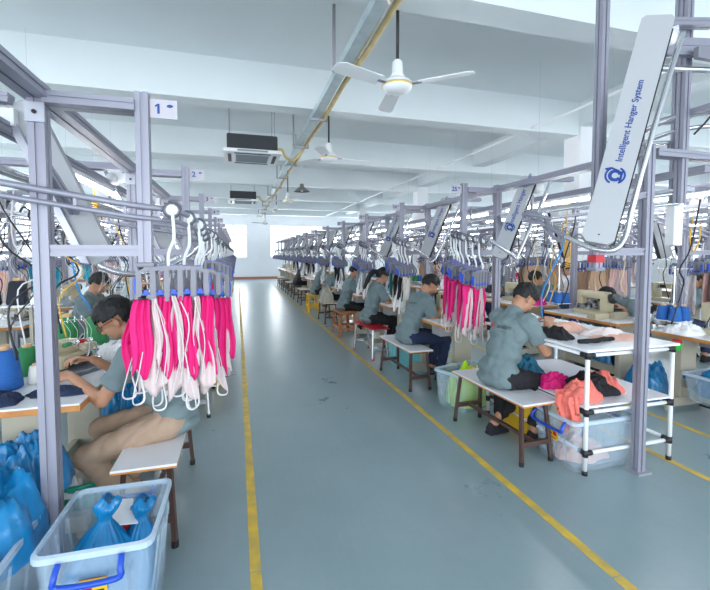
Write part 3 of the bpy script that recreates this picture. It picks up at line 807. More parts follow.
    for v in bm.verts:
        l = qi @ (v.co - HC)
        fringe = (.050 if not female else .030) + .016 * noise.noise(v.co * 45)
        face = l.x > .035 and l.z < fringe + .12 * max(0, .07 - l.x)
        low = l.z < (-.038 if not female else -.06) + .5 * max(0, l.x + .02)
        ear = abs(l.y) > .05 and l.z < .004 and -.052 < l.x < .06
        if face or low or ear: dele.append(v)
        else: v.co += (v.co - HC).normalized() * (.010 * noise.noise(v.co * 24) + .006 * noise.noise(V((l.x * 40, l.y * 160, l.z * 50))))
    bmesh.ops.delete(bm, geom=dele, context='VERTS')
    if female:
        hb_.sm = True
        hb_.ball(hpnt(-.10, 0, .10), .035, 3)
        hb_.tube(smooth_pts([hpnt(-.09, 0, .10), hpnt(-.15, 0, .08), hpnt(-.17, .01, .0), hpnt(-.165, .01, -.12), hpnt(-.16, .01, -.22)], 4), [.03] * 4 + [.034] * 4 + [.030] * 4 + [.022] * 4 + [.006], 10)
    for f_ in bm.faces: f_.smooth = True
    h = hb_.obj('hair', HAIR, t)
    md = h.modifiers.new('s', 'SOLIDIFY'); md.thickness = .010; md.offset = 0; evaluated(h)
    if glasses:
        g = MB()
        for s in (-1, 1):
            c = hpnt(.112, s * .033, .088)
            g.tube([c + q @ V((0, .026 * math.cos(i * PI / 7), .018 * math.sin(i * PI / 7))) for i in range(15)], .003, 6)
            g.tube([c + q @ V((0, s * .026, .006)), hpnt(.01, s * .084, .092)], .0028, 6)
        g.tube([hpnt(.112, -.008, .091), hpnt(.112, .008, .091)], .0028, 6)
        g.obj('glasses', mat('red_brown_frames', (.16, .02, .02), .3), t)
    t['chest'] = 0; del t['chest']
    if scale != 1: t.scale = (scale,) * 3
    return t, sh

# ------------------------------------------------------------------ furniture
def bench(label, loc, rz=0, L=.86, W=.30, H=.45, top=LAM, leg=BROWN, group=None, style='steel', feet=None):
    """long axis along y"""
    t = thing('bench', label, 'bench', loc, rz)
    b = MB(); b.bx(-W / 2, W / 2, -L / 2, L / 2, H - .012, H, bev=.002).obj('seat', top, t)
    if style == 'steel': b = MB(); b.bx(-W / 2 - .001, W / 2 + .001, -L / 2 - .001, L / 2 + .001, H - .022, H - .011, bev=.002).obj('wood_edge', WOODE if top is LAM else leg, t)
    r = .014 if style != 'wood' else .024
    for sx in (-1, 1):
        for sy in (-1, 1):
            g = MB(); x0, y0 = sx * (W / 2 - .045), sy * (L / 2 - .07); x1, y1 = sx * (W / 2 - .02), sy * (L / 2 - .03)
            p = V((x1, y1, 0.03)); z = V((x0, y0, H - .02)); M = frame(p, (1, 0, 0), (0, 1, 0)); d = z - p
            g.extr(p, z, r * 2, up=(0, 1, 0)) if False else g.cone(p, z, r * 1.25, r * 1.25, 4 if style != 'chrome' else 12)
            o = g.obj('leg', leg, t); f = MB(); f.cyl((x1, y1, 0), (x1, y1, .032), r * 1.3, 10); f.obj('foot_cap', feet or DARK, o)
        if style == 'wood': MB().bx(sx * (W / 2 - .035) - .012, sx * (W / 2 - .035) + .012, -L / 2 + .05, L / 2 - .05, .14, .18).obj('stretcher', leg, t)
    for sy in (-1, 1):
        MB().bx(-W / 2 + .03, W / 2 - .03, sy * (L / 2 - .04) - .012, sy * (L / 2 - .04) + .012, .13, .165).obj('stretcher', leg, t)
        MB().bx(-W / 2 + .03, W / 2 - .03, sy * (L / 2 - .07) - .012, sy * (L / 2 - .07) + .012, H - .045, H - .021).obj('apron', leg, t)
    if style != 'wood': MB().bx(-.012, .012, -L / 2 + .05, L / 2 - .05, .135, .16).obj('long_stretcher', leg, t)
    return t

def sewing_table(label, L=1.08, W=.56, H=.76, group=None):
    """long axis y, worker on -x side"""
    t = thing('sewing_table', label, 'table', group=group)
    MB().bx(-W / 2, W / 2, -L / 2, L / 2, H - .010, H, bev=.002).obj('tabletop', LAM, t)
    MB().bx(-W / 2 - .002, W / 2 + .002, -L / 2 - .002, L / 2 + .002, H - .040, H - .0095, bev=.004).obj('wood_edge', WOODE, t)
    for s in (-1, 1):
        b = MB(); y = s * (L / 2 - .14); b.bx(-.10, .10, y - .03, y + .03, .12, H - .04, bev=.008); b.obj('leg', BEIGE, t)
        b = MB(); b.bx(-W / 2 + .02, W / 2 - .02, y - .035, y + .035, .04, .12, bev=.008)
        for sx in (-1, 1): b.cyl((sx * (W / 2 - .06), y, 0), (sx * (W / 2 - .06), y, .045), .022)
        b.obj('foot', BEIGE, t)
    MB().bx(.03, .07, -L / 2 + .14, L / 2 - .14, .13, .22, bev=.005).obj('crossbar', BEIGE, t)
    MB().bx(-.14, .10, -.20, .12, .10, .125, bev=.006).obj('treadle', DARK, t)
    m = MB(); m.sm = True; m.cyl((.05, .06, H - .17), (.05, .26, H - .17), .065, 18); m.bx(.0, .1, .08, .22, H - .12, H - .04, bev=.01); m.obj('motor', mat('motor_grey', (.10, .11, .12), .5), t)
    m = MB(); m.bx(-.24, -.10, -.36, -.16, H - .15, H - .04, bev=.006); m.obj('drawer', mat('grey_box', (.30, .31, .33), .5), t)
    return t

def lockstitch():
    """flatbed machine, arm along +y, needle end at -y; origin on table"""
    t = thing('sewing_machine', 'x', 'sewing machine')
    MB().bx(-.09, .09, -.26, .24, 0, .055, bev=.008).obj('bed', CREAM, t)
    h = MB(); h.bx(-.06, .06, .11, .21, .05, .26, bev=.022); h.bx(-.045, .05, -.20, .20, .20, .29, bev=.025); h.bx(-.045, .045, -.25, -.16, .12, .29, bev=.02); h.obj('arm', CREAM, t)
    m = MB(); m.sm = True; m.lathe([(0, -.02), (.05, -.02), (.06, -.01), (.06, .01), (.05, .02), (0, .02)], (0, .245, .22), M=Matrix.Rotation(PI / 2, 4, 'X')); m.obj('handwheel', DARK, t)
    m = MB(); m.cyl((0, -.205, .05), (0, -.205, .13), .005, 8); m.cyl((-.0, -.225, .07), (0, -.225, .13), .006, 8); m.bx(-.012, .012, -.235, -.195, .057, .062); m.obj('needle_bar', STEEL, t)
    m = MB(); m.sm = True; m.cyl((-.052, -.19, .22), (-.07, -.19, .22), .018); m.cyl((-.05, -.12, .25), (-.065, -.12, .25), .012); m.cyl((0, -.1, .29), (0, -.1, .35), .004, 6); m.cyl((0, 0, .29), (0, 0, .34), .004, 6); m.obj('tension_disc', STEEL, t)
    m = MB(); m.bx(-.062, -.058, -.02, .08, .215, .262); m.obj('name_badge', DARK, t)
    m = MB(); m.bx(-.09, .09, .26, .36, 0, .07, bev=.01); m.obj('control_box', CREAM, t)
    m = MB(); m.bx(-.095, -.091, .27, .35, .02, .055); m.obj('display', DARK, t)
    m = MB(); m.sm = True; m.cyl((0, .21, .24), (0, .30, .24), .04, 14); m.obj('motor_cover', mat('motor_grey', (.10, .11, .12), .5), t)
    m = MB(); m.tube(smooth_pts([(.0, -.1, .35), (-.05, -.15, .30), (-.06, -.19, .24), (-.02, -.23, .18), (0, -.21, .10)], 4), .0015, 4); m.obj('thread', STRAPW, t)
    return t
def overlock():
    t = thing('overlock_machine', 'x', 'sewing machine')
    MB().bx(-.17, .15, -.17, .17, 0, .03, bev=.008).obj('bed', mat('grey_bed', (.16, .18, .21), .35, .3), t)
    h = MB(); h.bx(-.05, .11, -.10, .12, .03, .12, bev=.02); h.bx(-.01, .09, -.06, .12, .11, .20, bev=.028); h.bx(-.04, .05, -.13, -.05, .10, .165, bev=.015); h.bx(-.08, -.02, -.11, -.03, .13, .17, bev=.012)
    h.bx(.02, .10, -.14, -.09, .03, .09, bev=.012); h.obj('head', CREAM, t)
    m = MB(); m.sm = True; m.cyl((.03, .12, .13), (.03, .165, .13), .05, 20); m.obj('handwheel', CREAM, t)
    for i in range(4):
        m = MB(); m.sm = True; y = -.09 + i * .05; m.cyl((.0, y, .17), (-.05, y, .185), .013, 12); m.cyl((-.05, y, .185), (-.065, y, .19), .009, 10); m.obj('tension_knob', [STEEL, RED, STEEL, GREENT][i], t)
        m = MB(); m.sm = True; x = -.03 + i * .035; m.cyl((x, -.10, .145), (x, -.155, .150), .011, 12); m.cyl((x, -.155, .150), (x, -.165, .151), .007, 10); m.obj('tension_knob', [DARK, STEEL, YEL, STEEL][i], t)
        m = MB(); m.sm = True; m.cyl((.11, y, .10), (.15, y, .105), .010, 10); m.obj('oil_cap', [STEEL, DARK][i % 2], t)
    m = MB(); m.bx(-.055, .085, -.113, -.103, .045, .10); m.bx(.111, .116, -.05, .08, .045, .10); m.obj('cover_plate', STEEL, t)
    m = MB(); m.bx(-.06, -.052, -.08, .08, .04, .095); m.bx(.03, .09, -.146, -.141, .04, .075); m.obj('looper_opening', DARK, t)
    m = MB(); m.cyl((-.10, -.09, .04), (-.10, -.09, .17), .005, 8); m.bx(-.15, -.07, -.12, -.06, .034, .042); m.bx(-.12, -.09, -.11, -.07, .05, .075, bev=.004); m.tube(smooth_pts([(-.09, -.05, .17), (-.12, 0, .10), (-.09, .06, .06)]), .006); m.tube(smooth_pts([(.12, -.12, .05), (.13, -.15, .12), (.08, -.15, .19), (.03, -.12, .21)]), .005); m.obj('presser_foot', STEEL, t)
    m = MB(); m.tube(smooth_pts([(.0, -.12, .17), (.0, -.11, .29), (.0, .0, .32), (.0, .11, .29), (.0, .12, .19)]), .004, 6)
    for i in range(4): m.cyl((0, -.08 + i * .05, .305), (0, -.08 + i * .05, .34), .004, 6)
    m.obj('thread_guide', STEEL, t)
    m = MB(); 
    for i in range(4): m.tube(smooth_pts([(0, -.08 + i * .05, .34), (-.06, -.09 + i * .05, .26), (-.06, -.09 + i * .05, .19), (-.10, -.08 + i * .02, .12)], 4), .0015, 4)
    m.obj('thread', STRAPW, t)
    return t
def thread_stand(n=2):
    t = thing('thread_stand', 'x', 'thread stand')
    m = MB(); m.cyl((0, 0, 0), (0, 0, .62), .007, 8); m.obj('pole', STEEL, t)
    m = MB(); m.bx(-.10, .10, -.11, .11, .10, .108); [m.cyl((sx * .055, sy * .06, .108), (sx * .055, sy * .06, .20), .005, 6) for sx in (-1, 1) for sy in (-1, 1)]; m.obj('spool_tray', mat('tray_white', (.75, .76, .78), .4), t)
    m = MB(); m.tube([(-.10, -.1, .60), (.10, .1, .60)], .004, 6); m.tube([(-.10, .1, .60), (.10, -.1, .60)], .004, 6)
    for sx in (-1, 1):
        for sy in (-1, 1): m.lathe([(.012, 0), (.015, .003), (.012, .006)], (sx * .09, sy * .09, .597), 8)
    m.obj('guide_arms', STEEL, t)
    m = MB()
    for sx in (-1, 1):
        for sy in (-1, 1): m.tube(smooth_pts([(sx * .055, sy * .06, .25), (sx * .09, sy * .09, .60), (sx * .03 - .05, sy * .02 - .1, .48), (-.1, -.2, .36)], 4), .0012, 4)
    m.obj('thread', STRAPW, t)
    return t
def cone(label, loc, m, s=1.0, group=None):
    t = thing('thread_cone', label, 'thread cone', loc, 0, group)
    MB().lathe([(.058 * s, .0), (.066 * s, .008), (.066 * s, .02), (.050 * s, .155 * s), (.044 * s, .168 * s), (.022 * s, .170 * s)], n=24).obj('thread', m, t)
    MB().lathe([(.0, .168 * s), (.026 * s, .168 * s), (.024 * s, .190 * s), (.016 * s, .190 * s), (.014 * s, .172 * s)], n=16).obj('paper_core', KRAFT, t)
    return t

def bin_(label, loc, rz, L, W, H, plastic=CLEAR, rim=CLEARR, handle=BLUE, sticker=True, hside=0, cat='storage bin'):
    """tapered open storage box; long axis y; handle on -y side"""
    t = thing('storage_bin', label, cat, loc, rz); tp = .86; th = .006
    m = MB()
    def ring(k, z, off=0):
        a, b = W / 2 * k - off, L / 2 * k - off; c = .04; out = []
        for (sx, sy, a0) in ((1, 1, 0), (-1, 1, 90), (-1, -1, 180), (1, -1, 270)):
            for j in range(4):
                an = R(a0 + j * 30); out.append(V((sx * (a - c) + c * math.cos(an), sy * (b - c) + c * math.sin(an), z)))
        return out
    prof = [ring(tp, .012, .06), ring(tp, .0), ring(tp + .03, .03), ring(1, H), ring(1, H, th), ring(tp + .03, .035, th), ring(tp, .012, .06)]
    vs_ = [[m.bm.verts.new(p) for p in r_] for r_ in prof]
    for a_, b_ in zip(vs_, vs_[1:]):
        for k in range(16): m.bm.faces.new((a_[k], a_[(k + 1) % 16], b_[(k + 1) % 16], b_[k]))
    m.bm.faces.new(vs_[0]); 
    for s in (-1, 1):
        for i in range(3): m.box((s * W * .47, -L * .25 + i * L * .25, H * .5), (.008, .012, H * .75), (0, s * R(7), 0))
    o = m.obj('bin_body', plastic, t)
    m = MB(); r0, r1, r2, r3 = ring(1.045, H + .0), ring(1.045, H - .022), ring(1.0, H - .022), ring(.985, H + .004)
    q_ = [[m.bm.verts.new(p) for p in r_] for r_ in (r3, r0, r1, r2)]
    for a_, b_ in zip(q_, q_[1:] + q_[:1]):
        for k in range(16): m.bm.faces.new((a_[k], a_[(k + 1) % 16], b_[(k + 1) % 16], b_[k]))
    m.obj('rim', rim, t)
    for s in ((-1, 1) if handle else ()):
        m = MB(); w2 = W * .26; y = s * (L / 2 + .018); pts = [(-w2, y, H - .02), (-w2 * 1.03, y + s * .03, H - .05), (-w2 * .9, y + s * .034, H - .085), (w2 * .9, y + s * .034, H - .085), (w2 * 1.03, y + s * .03, H - .05), (w2, y, H - .02)]
        if hside: pts = [(q[1] * 0 + s * (W / 2 + .016 + abs(q[1] - y)), q[0], q[2]) for q in pts]
        m.tube(smooth_pts(pts, 4), .011, 8); m.obj('handle', handle, t)
    if sticker:
        m = MB(); m.mi = 0
        def st(x0, x1, z0, z1, mi, e):
            m.mi = mi
            if hside: m.box((-W / 2 * .955 - e - .004, (x0 + x1) / 2, (z0 + z1) / 2), (.001, x1 - x0, z1 - z0), (0, R(-7), 0))
            else: m.box(((x0 + x1) / 2, -L / 2 * .96 - e - .006, (z0 + z1) / 2), (x1 - x0, .001, z1 - z0), (R(7), 0, 0))
        st(-.045, .045, H - .20, H - .105, 0, 0); st(-.045, .045, H - .127, H - .105, 1, .0012)
        st(-.038, -.005, H - .165, H - .135, 1, .0012); st(.005, .035, H - .145, H - .138, 2, .0012); st(.005, .035, H - .16, H - .153, 2, .0012); st(-.035, .03, H - .185, H - .178, 1, .0012)
        m.obj('sticker', [YEL, RED, DARK], t)
    return t

def tube_lamp(label, loc, rz=0, L=1.2, drop=.12, group='tube lamps under the hanger lines'):
    t = thing('tube_lamp', label, 'lamp', loc, rz, group)
    MB().bx(-.022, .022, -L / 2, L / 2, .012, .045, bev=.003).obj('lamp_body', WHITE, t)
    m = MB(); m.sm = True; m.cyl((0, -L / 2 + .02, 0), (0, L / 2 - .02, 0), .016, 10); m.obj('tube', TUBEL, t)
    m = MB(); [m.cyl((0, s * L * .4, .04), (0, s * L * .4, .04 + drop), .0010, 6) for s in (-1, 1)]; m.obj('suspension_wire', STEEL, t)
    return t
def air_hose(label, loc, m, h=.45, name='coiled_hose', coil=True, drop=.2):
    b = MB(); b.tube([(0, 0, drop), (0, 0, 0)], .004, 5)
    if coil: b.tube([(.022 * math.cos(i * .9) + (.02 if i > 90 else 0), .022 * math.sin(i * .9), -h * i / 130) for i in range(130)] + [(.02, .02, -h), (.05, 0, -h * .75), (.055, 0, -h * .2)], .004, 5)
    else: b.tube(smooth_pts([(0, 0, 0), (-.03, 0, -h * .6), (.02, 0, -h), (.09, 0, -h * .65), (.10, 0, -.02)], 6), .006, 6)
    o = b.obj(name, m, None, loc); return tag(o, label, 'hose')

# ------------------------------------------------------------------ placing things
ORD = ['nearest', 'second', 'third', 'fourth', 'fifth', 'sixth', 'seventh', 'eighth', 'ninth', 'tenth', 'eleventh', 'twelfth', 'thirteenth', 'fourteenth', 'fifteenth', 'sixteenth', 'seventeenth']
# long beams joining the bays
def line_beams(X, side, y0, y1, lab, ioff=.42):
    m = MB(); m.extr((X - side * 0.0, y0, 2.175), (X, y1, 2.175), .05, .10, up=(1, 0, 0))
    tag(m.obj('line_beam', ALU), 'long aluminium top beam ' + lab, 'beam')
    m = MB(); X2 = X - side * ioff; m.extr((X2, y0, 2.10), (X2, y1, 2.10), .05, .07, up=(1, 0, 0))
    tag(m.obj('line_beam', ALU), 'inner aluminium beam carrying the tube lamps ' + lab, 'beam')
    t = thing('transport_rail', 'double tube transport rail ' + lab, 'rail', (X - side * .30, 0, 1.92))
    m = MB(); m.tube([(0, y0, 0), (0, y1, 0)], .016); m.tube([(0, y0, -.07), (0, y1, -.07)], .013); m.obj('rail', STEEL, t)
    m = MB(); m.extr((-side * .10, y0, .03), (-side * .10, y1, .03), .03, .08, up=(1, 0, 0)); m.obj('drive_profile', ALU2, t)
    y = y0 + .4
    b0 = MB().box((-side * .05, 0, -.02), (.12, .03, .05)).box((-side * .10, 0, .12), (.02, .03, .18)).obj('rail_bracket', GREYP, t, (0, y, 0))
    while y + 1.2 < y1:
        y += 1.2; c = b0.copy(); C.objects.link(c); c.parent = t; c.location.y = y
line_beams(-.80, 1, -.6, 24, 'of the line left of the main aisle', .26)
line_beams(2.64, -1, 2.12, 24, 'of the line right of the main aisle', .56)
line_beams(4.55, 1, 1.2, 22, 'of the second line from the aisle at right')
line_beams(6.9, -1, 2, 22, 'of the third line from the aisle at right')
line_beams(9.3, 1, 2, 22, 'of the fourth line from the aisle at right')
line_beams(-2.75, -1, 2.4, 22, 'of the second line from the aisle at left')

# bays
LY = [2.07 + 1.6 * k for k in range(14)]
RY = [2.12 + 1.64 * k for k in range(14)]
st_special = station('hanger bay with ceiling-high posts and big sloping white arm, nearest at right', '', True, True)
st_special.location = (2.64, RY[0], 0); st_special.rotation_euler.z = PI
nums_l = {0: '1', 1: '2', 2: '3', 3: '4', 4: '5'}; nums_r = {1: '25', 2: '24', 3: '23', 4: '22'}
plain = None
for k in range(14):
    if k in nums_l:
        s = station(ORD[k] + ' hanger bay left of the aisle, numbered ' + nums_l[k], nums_l[k], k < 1, adx=-.11 if k == 0 else 0, phi=0)
        s.location = (-.80, LY[k], 0)
    else:
        if plain is None:
            plain = station('x', None, False); s = plain; s.location = (-.80, LY[k], 0)
        else: s = copy_tree(plain, (-.80, LY[k], 0), 0)
        tag(s, ORD[k] + ' hanger bay left of the aisle, counted from the front', 'hanger frame', 'far bays of the left line')
for k in range(1, 14):
    if k in nums_r:
        s = station(ORD[k] + ' hanger bay right of the aisle, plate reading ' + nums_r[k], nums_r[k], k < 4)
        s.location = (2.64, RY[k], 0); s.rotation_euler.z = PI
        for ch in s.children:      # turn the plate's face to the viewer
            if ch.name.startswith('number_plate'):
                ch.rotation_euler.z = PI; ch.location.x = .975
    else:
        s = copy_tree(plain, (2.64, RY[k], 0), PI)
        tag(s, ORD[k] + ' hanger bay right of the aisle, counted from the front', 'hanger frame', 'far bays of the right line')
for i, (X, rz, y0, n_, lab) in enumerate(((4.55, 0, 3.23, 9, 'second line at right'), (6.9, PI, 2.6, 9, 'third line at right'), (-2.75, PI, 3.0, 8, 'second line at left'), (9.3, 0, 3.2, 8, 'fourth line at right'))):
    for k in range(n_):
        sp_ = 1.46 if X == 4.55 else 1.62
        s = copy_tree(plain, (X, y0 + sp_ * k, 0), rz)
        tag(s, '%s hanger bay of the %s, behind the sewing tables' % (ORD[k], lab), 'hanger frame', 'bays of the ' + lab)

# clip hangers
near_c = carrier(True); far_c = carrier(False)
nh = 0
def rail_z(y): return 1.70 - max(0, y - .0) * .13 + .0
def hang_row(ox, oy, rz, k, lab, group, n_=7, near=False, rot=0, sp=.108):
    global nh
    out = []
    rnd = random.Random(int(ox * 10 + oy * 7))
    for i in range(n_):
        ly = -.005 + sp * i; s = 1 if rz == 0 else -1
        p = V((ox + s * (.60 - .085 * max(0, 1 - ly / .3)), oy + s * ly, rail_z(ly) + .002))
        a = rnd.uniform(-.25, .25) + rot
        if near: l = '%s clip hanger from the %s end at the %s' % (ORD[i], 'near' if s > 0 else 'far', lab)
        else: l = '%s grey clip hanger from the %s end at the %s' % (ORD[i], 'near' if s > 0 else 'far', lab)
        src = near_c if near else far_c
        o = copy_tree(src, p, a, l); o['category'] = 'hanger'
        if near: o['group'] = group
        else: o['group'] = group
        out.append((p, a)); nh += 1
    return out
garm_var = []
MAGS = [garment('swimsuit', 'x', 'swimsuit', 10 + i, (MAG, PINKW), L=.39 + .04 * (i % 2), W=.17) for i in range(4)]
def simp(name, cat, seed, cols, L=.4, W=.2): return garment(name, 'x', cat, seed, cols, L=L, W=W, straps=False)
OTH = {'black': simp('black_garment', 'garment', 31, (BLACK, WHITEC), .42, .16), 'green': simp('green_garment', 'garment', 33, (GREENC, WHITEC), .36, .2),
       'cream': simp('cream_garment', 'garment', 35, (mat('cream_fabric', (.70, .64, .55), .8), WHITEC), .4, .17), 'sky': simp('turquoise_garment', 'garment', 37, (SKYC, SKYC), .34, .18),
       'white': simp('white_garment', 'garment', 39, (WHITEC, PINKW), .42, .16), 'tan': simp('tan_garment', 'garment', 41, (TAN, TAN), .55, .3), 'pink': simp('pink_garment', 'garment', 43, (mat('light_pink_fabric', (.85, .55, .52), .8), PINKW), .5, .26),
       'grey': simp('grey_garment', 'garment', 45, (mat('grey_fabric', (.30, .34, .36), .8), WHITEC), .4, .16)}
ng = {}
def clip_on(src, p, a, dx, label, group, dz=0, cat=None):
    q = V((math.cos(a) * dx, math.sin(a) * dx, -.405 + dz))
    o = copy_tree(src, p + q, a + random.Random(int(p.y * 100 + dx * 50)).uniform(-.3, .3), label, group)
    return o
random.seed(3)
# left line
rows = hang_row(-.80, LY[0], 0, 0, 'first bay of the left line', 'clip hangers at the first left bay', 5, True, sp=.17)
for i, (p, a) in enumerate(rows[:7]):
    for j, dx in enumerate((-.085, .0, .085) if i < 3 else (-.06, .06)):
        lab = '%s magenta swimsuit with white straps on the %s clip hanger at the first left bay' % (['left', 'middle', 'right'][j] if i < 3 else ['left', 'right'][j], ORD[i])
        src = MAGS[(i + j) % 4] if (i < 3) else (OTH['white'] if j else MAGS[j])
        if src is OTH['white']: lab = 'white garment on the %s clip hanger at the first left bay' % ORD[i]
        clip_on(src, p, a, dx, lab, 'garments hanging at bay 1', dz=random.uniform(-.01, .02))
for k in range(1, 14):
    near = k < 3
    rows = hang_row(-.80, LY[k], 0, k, '%s bay of the left line' % ORD[k], 'clip hangers at bay %d' % (k + 1) if near else 'clip hangers far down the left line', 7 if k < 4 else 6, near)
    if k < 5:
        for i, (p, a) in enumerate(rows):
            src = [OTH['white'], MAGS[i % 4], OTH['white'], OTH['grey']][(i + k) % 4]
            clip_on(src, p, a, .02, '%s garment hanging at the %s bay of the left line' % (ORD[i], ORD[k]), 'garments on the left line behind bay 1')
# right line
for k in range(1, 14):
    near = k < 3
    lab = '%s bay of the right line' % ORD[k]
    rows = hang_row(2.64, RY[k], PI, k, lab, ('clip hangers at the ' + lab) if near else 'clip hangers far down the right line', 7 if k < 4 else 6, near, rot=PI + .35)
    if k == 1:
        for i, (p, a) in enumerate(rows):
            if i in (6,): continue
            for j, dx in enumerate((-.07, .06)):
                clip_on(MAGS[(i + j) % 4], p, a, dx, '%s magenta swimsuit on the %s clip hanger beside plate 25' % (['right', 'left'][j], ORD[i]), 'magenta swimsuits beside plate 25')
    if k == 2:
        for i, ((p, a), c) in enumerate(zip(rows, ('sky', 'green', 'green', 'cream', 'black', 'black', 'cream'))):
            clip_on(OTH[c], p, a, 0, '%s garment on the %s clip hanger beside plate 24' % ({'sky': 'turquoise'}.get(c, c), ORD[i]), 'garments beside plate 24')
    if 3 <= k < 9:
        for i, (p, a) in enumerate(rows):
            if (i + k) % 3 == 0: clip_on(OTH['grey' if k % 2 else 'black'], p, a, 0, '%s garment hanging at the %s bay of the right line' % (ORD[i], ORD[k]), 'garments far down the right line')
# lines farther right and left
for (X, rz, y0, n_, lab, cs) in ((4.55, 0, 3.23, 9, 'second line at right', ('tan', 'pink', 'tan', 'white', 'grey')), (6.9, PI, 2.6, 9, 'third line at right', ('pink', 'white', 'tan', 'grey', 'cream')), (-2.75, PI, 3.0, 8, 'second line at left', ('white', 'grey', 'pink', 'sky', 'white')), (9.3, 0, 3.2, 6, 'fourth line at right', ('tan', 'pink', 'tan', 'white', 'pink'))):
    for k in range(n_):
        rows = hang_row(X, y0 + (1.46 if X == 4.55 else 1.62) * k, rz, k, '%s bay, %s' % (ORD[k], lab), 'clip hangers on the ' + lab, (3 if X > 9 else 5) if k < 6 else 3, False)
        for i, (p, a) in enumerate(rows):
            if (i * 2 + k) % 3 != 1 and k < 7:
                c = cs[(i + k) % 5]
                clip_on(OTH[c], p, a, 0, '%s garment at place %s of the %s bay, %s' % ({'sky': 'turquoise'}.get(c, c), ORD[i], ORD[k], lab), '%s garments on the %s' % (c, lab))
def drop_tree(o):
    for c in list(o.children): drop_tree(c)
    bpy.data.objects.remove(o)
for o in [near_c, far_c] + MAGS + list(OTH.values()): drop_tree(o)
# small comb of clips holding the leftmost swimsuits
t = thing('clip_comb', 'small grey clip comb with blue tips hanging left of the nearest clip hanger', 'hanger', (-.385, 2.12, 1.27))
m = MB(); m.tube([(-.075, 0, 0), (.075, 0, 0)], .005, 6)
for i in range(7): m.box((-.066 + i * .022, 0, -.045), (.012, .016, .085), None, .003)
m.obj('comb', GREYP, t); m = MB(); [m.box((-.066 + i * .022, -.002, -.075), (.014, .018, .018)) for i in range(7)]; m.obj('clip_tips', BLUE, t)
m = MB(); m.tube(smooth_pts([(.06, 0, 0), (.07, 0, .06), (.075, 0, .10), (.08, 0, .14)]), .003, 5); m.obj('wire', WHITE, t)
for i in range(3):
    g = garment('swimsuit', '%s magenta swimsuit hanging from the small clip comb' % ['leftmost', 'middle', 'rightmost'][i], 'swimsuit', 60 + i, (MAG, PINKW), L=.30, W=.13, strapL=.12)
    g['group'] = 'garments on the small clip comb'; g.location = (-.435 + i * .05, 2.12, 1.20)

# tube lamps
for k in range(10):
    tube_lamp('%s tube lamp above the sewing tables left of the aisle' % ORD[k], (-1.06, 3.72 + 1.6 * k, 2.03), 0, 1.25, .04) if k < 9 else None
    tube_lamp('%s tube lamp behind the posts right of the aisle' % ORD[k], (3.20, 3.75 + 1.64 * k, 2.03), 0, 1.25, .04) if k < 9 else None
for (X, y0, n_, lab) in ((4.13, 3.2, 7, 'second line of tables at right'), (6.4, 3.6, 7, 'third line of tables at right'), (-2.4, 4.2, 6, 'second line of tables at left'), (8.6, 4, 6, 'fourth row at far right'), (-4.6, 5, 5, 'third row at far left')):
    for k in range(n_): tube_lamp('%s tube lamp shining over the %s' % (ORD[k], lab), (X, y0 + 2.3 * k, 2.05), 0, 1.4, ZC - 2.09, 'tube lamps over the ' + lab)

# conveyors above the nearest bay at right
t = thing('overhead_conveyor', 'aluminium conveyor arm crossing from the big white arm to the upper right', 'conveyor', (2.66, 2.10, 2.86))
m = MB(); m.extr((0.03, 0, 0), (1.5, -.25, .03), .045, .11, up=(0, 0, 1)); m.obj('channel', ALU, t)
m = MB(); m.tube([(.0, .05, -.12), (1.5, -.2, -.09)], .02); m.obj('rail', STEEL, t)
m = MB(); m.sm = True; m.cyl((-.02, -.08, .05), (.06, -.02, .05), .06, 20); m.obj('drive_wheel', WHITE, t)
m = MB(); m.bx(.2, 1.4, -.12, -.09, -.10, -.03); m.obj('side_plate', GREYP, t)
t = thing('curved_rail', 'oval curved rail loop hanging at the upper right edge', 'rail', (3.35, 2.3, 2.42))
P = [(.45 * math.cos(a * PI / 12) * (1.3 if math.cos(a * PI / 12) > 0 else 1), .34 * math.sin(a * PI / 12), .03 * math.sin(a * PI / 6)) for a in range(5, 44 - 20 + 2)]
m = MB(); m.tube(smooth_pts(P, 3), .018); m.tube(smooth_pts([(x, y, z - .09) for x, y, z in P], 3), .016); m.obj('rail', STEEL, t)
m = MB()
for p in P[::3]: m.box((p[0], p[1], p[2] - .045), (.02, .02, .10))
m.obj('rail_bracket', GREYP, t)
for (x, y, z0, lab) in ((3.55, 2.6, 1.93, 'white capped'),):
    t = thing('hanging_post', lab + ' aluminium post hanging from the ceiling at the upper right', 'post', (x, y, 0))
    m = MB(); m.extr((0, 0, z0), (0, 0, ZC), .065); m.obj('post', ALU, t)
    m = MB(); m.bx(-.045, .045, -.045, .045, z0 - .03, z0, bev=.008); m.obj('end_cap', WHITE, t)
    m = MB(); m.bx(-.05, .05, -.04, .04, z0 - .36, z0 - .03, bev=.01); m.obj('control_box', WHITE, t)
for i, Y in enumerate((2.12, 5.4, 8.68, 12)):
    m = MB(); m.extr((2.68, Y, 2.175), (4.52, Y, 2.175), .05, .09, up=(0, 1, 0)); tag(m.obj('cross_beam', ALU), '%s aluminium cross beam between the first and second line at right' % ORD[i], 'beam')
    m = MB(); m.extr((-2.7, Y + 1.5, 2.175), (-.84, Y + 1.5, 2.175), .05, .09, up=(0, 1, 0)); tag(m.obj('cross_beam', ALU), '%s aluminium cross beam between the lines at left' % ORD[i], 'beam')
m = MB(); m.extr((3.0, 1.2, 2.46), (3.0, 2.3, 2.46), .04, .08, up=(1, 0, 0)); tag(m.obj('upper_beam', ALU), 'short upper aluminium beam above the nearest right bay', 'beam')

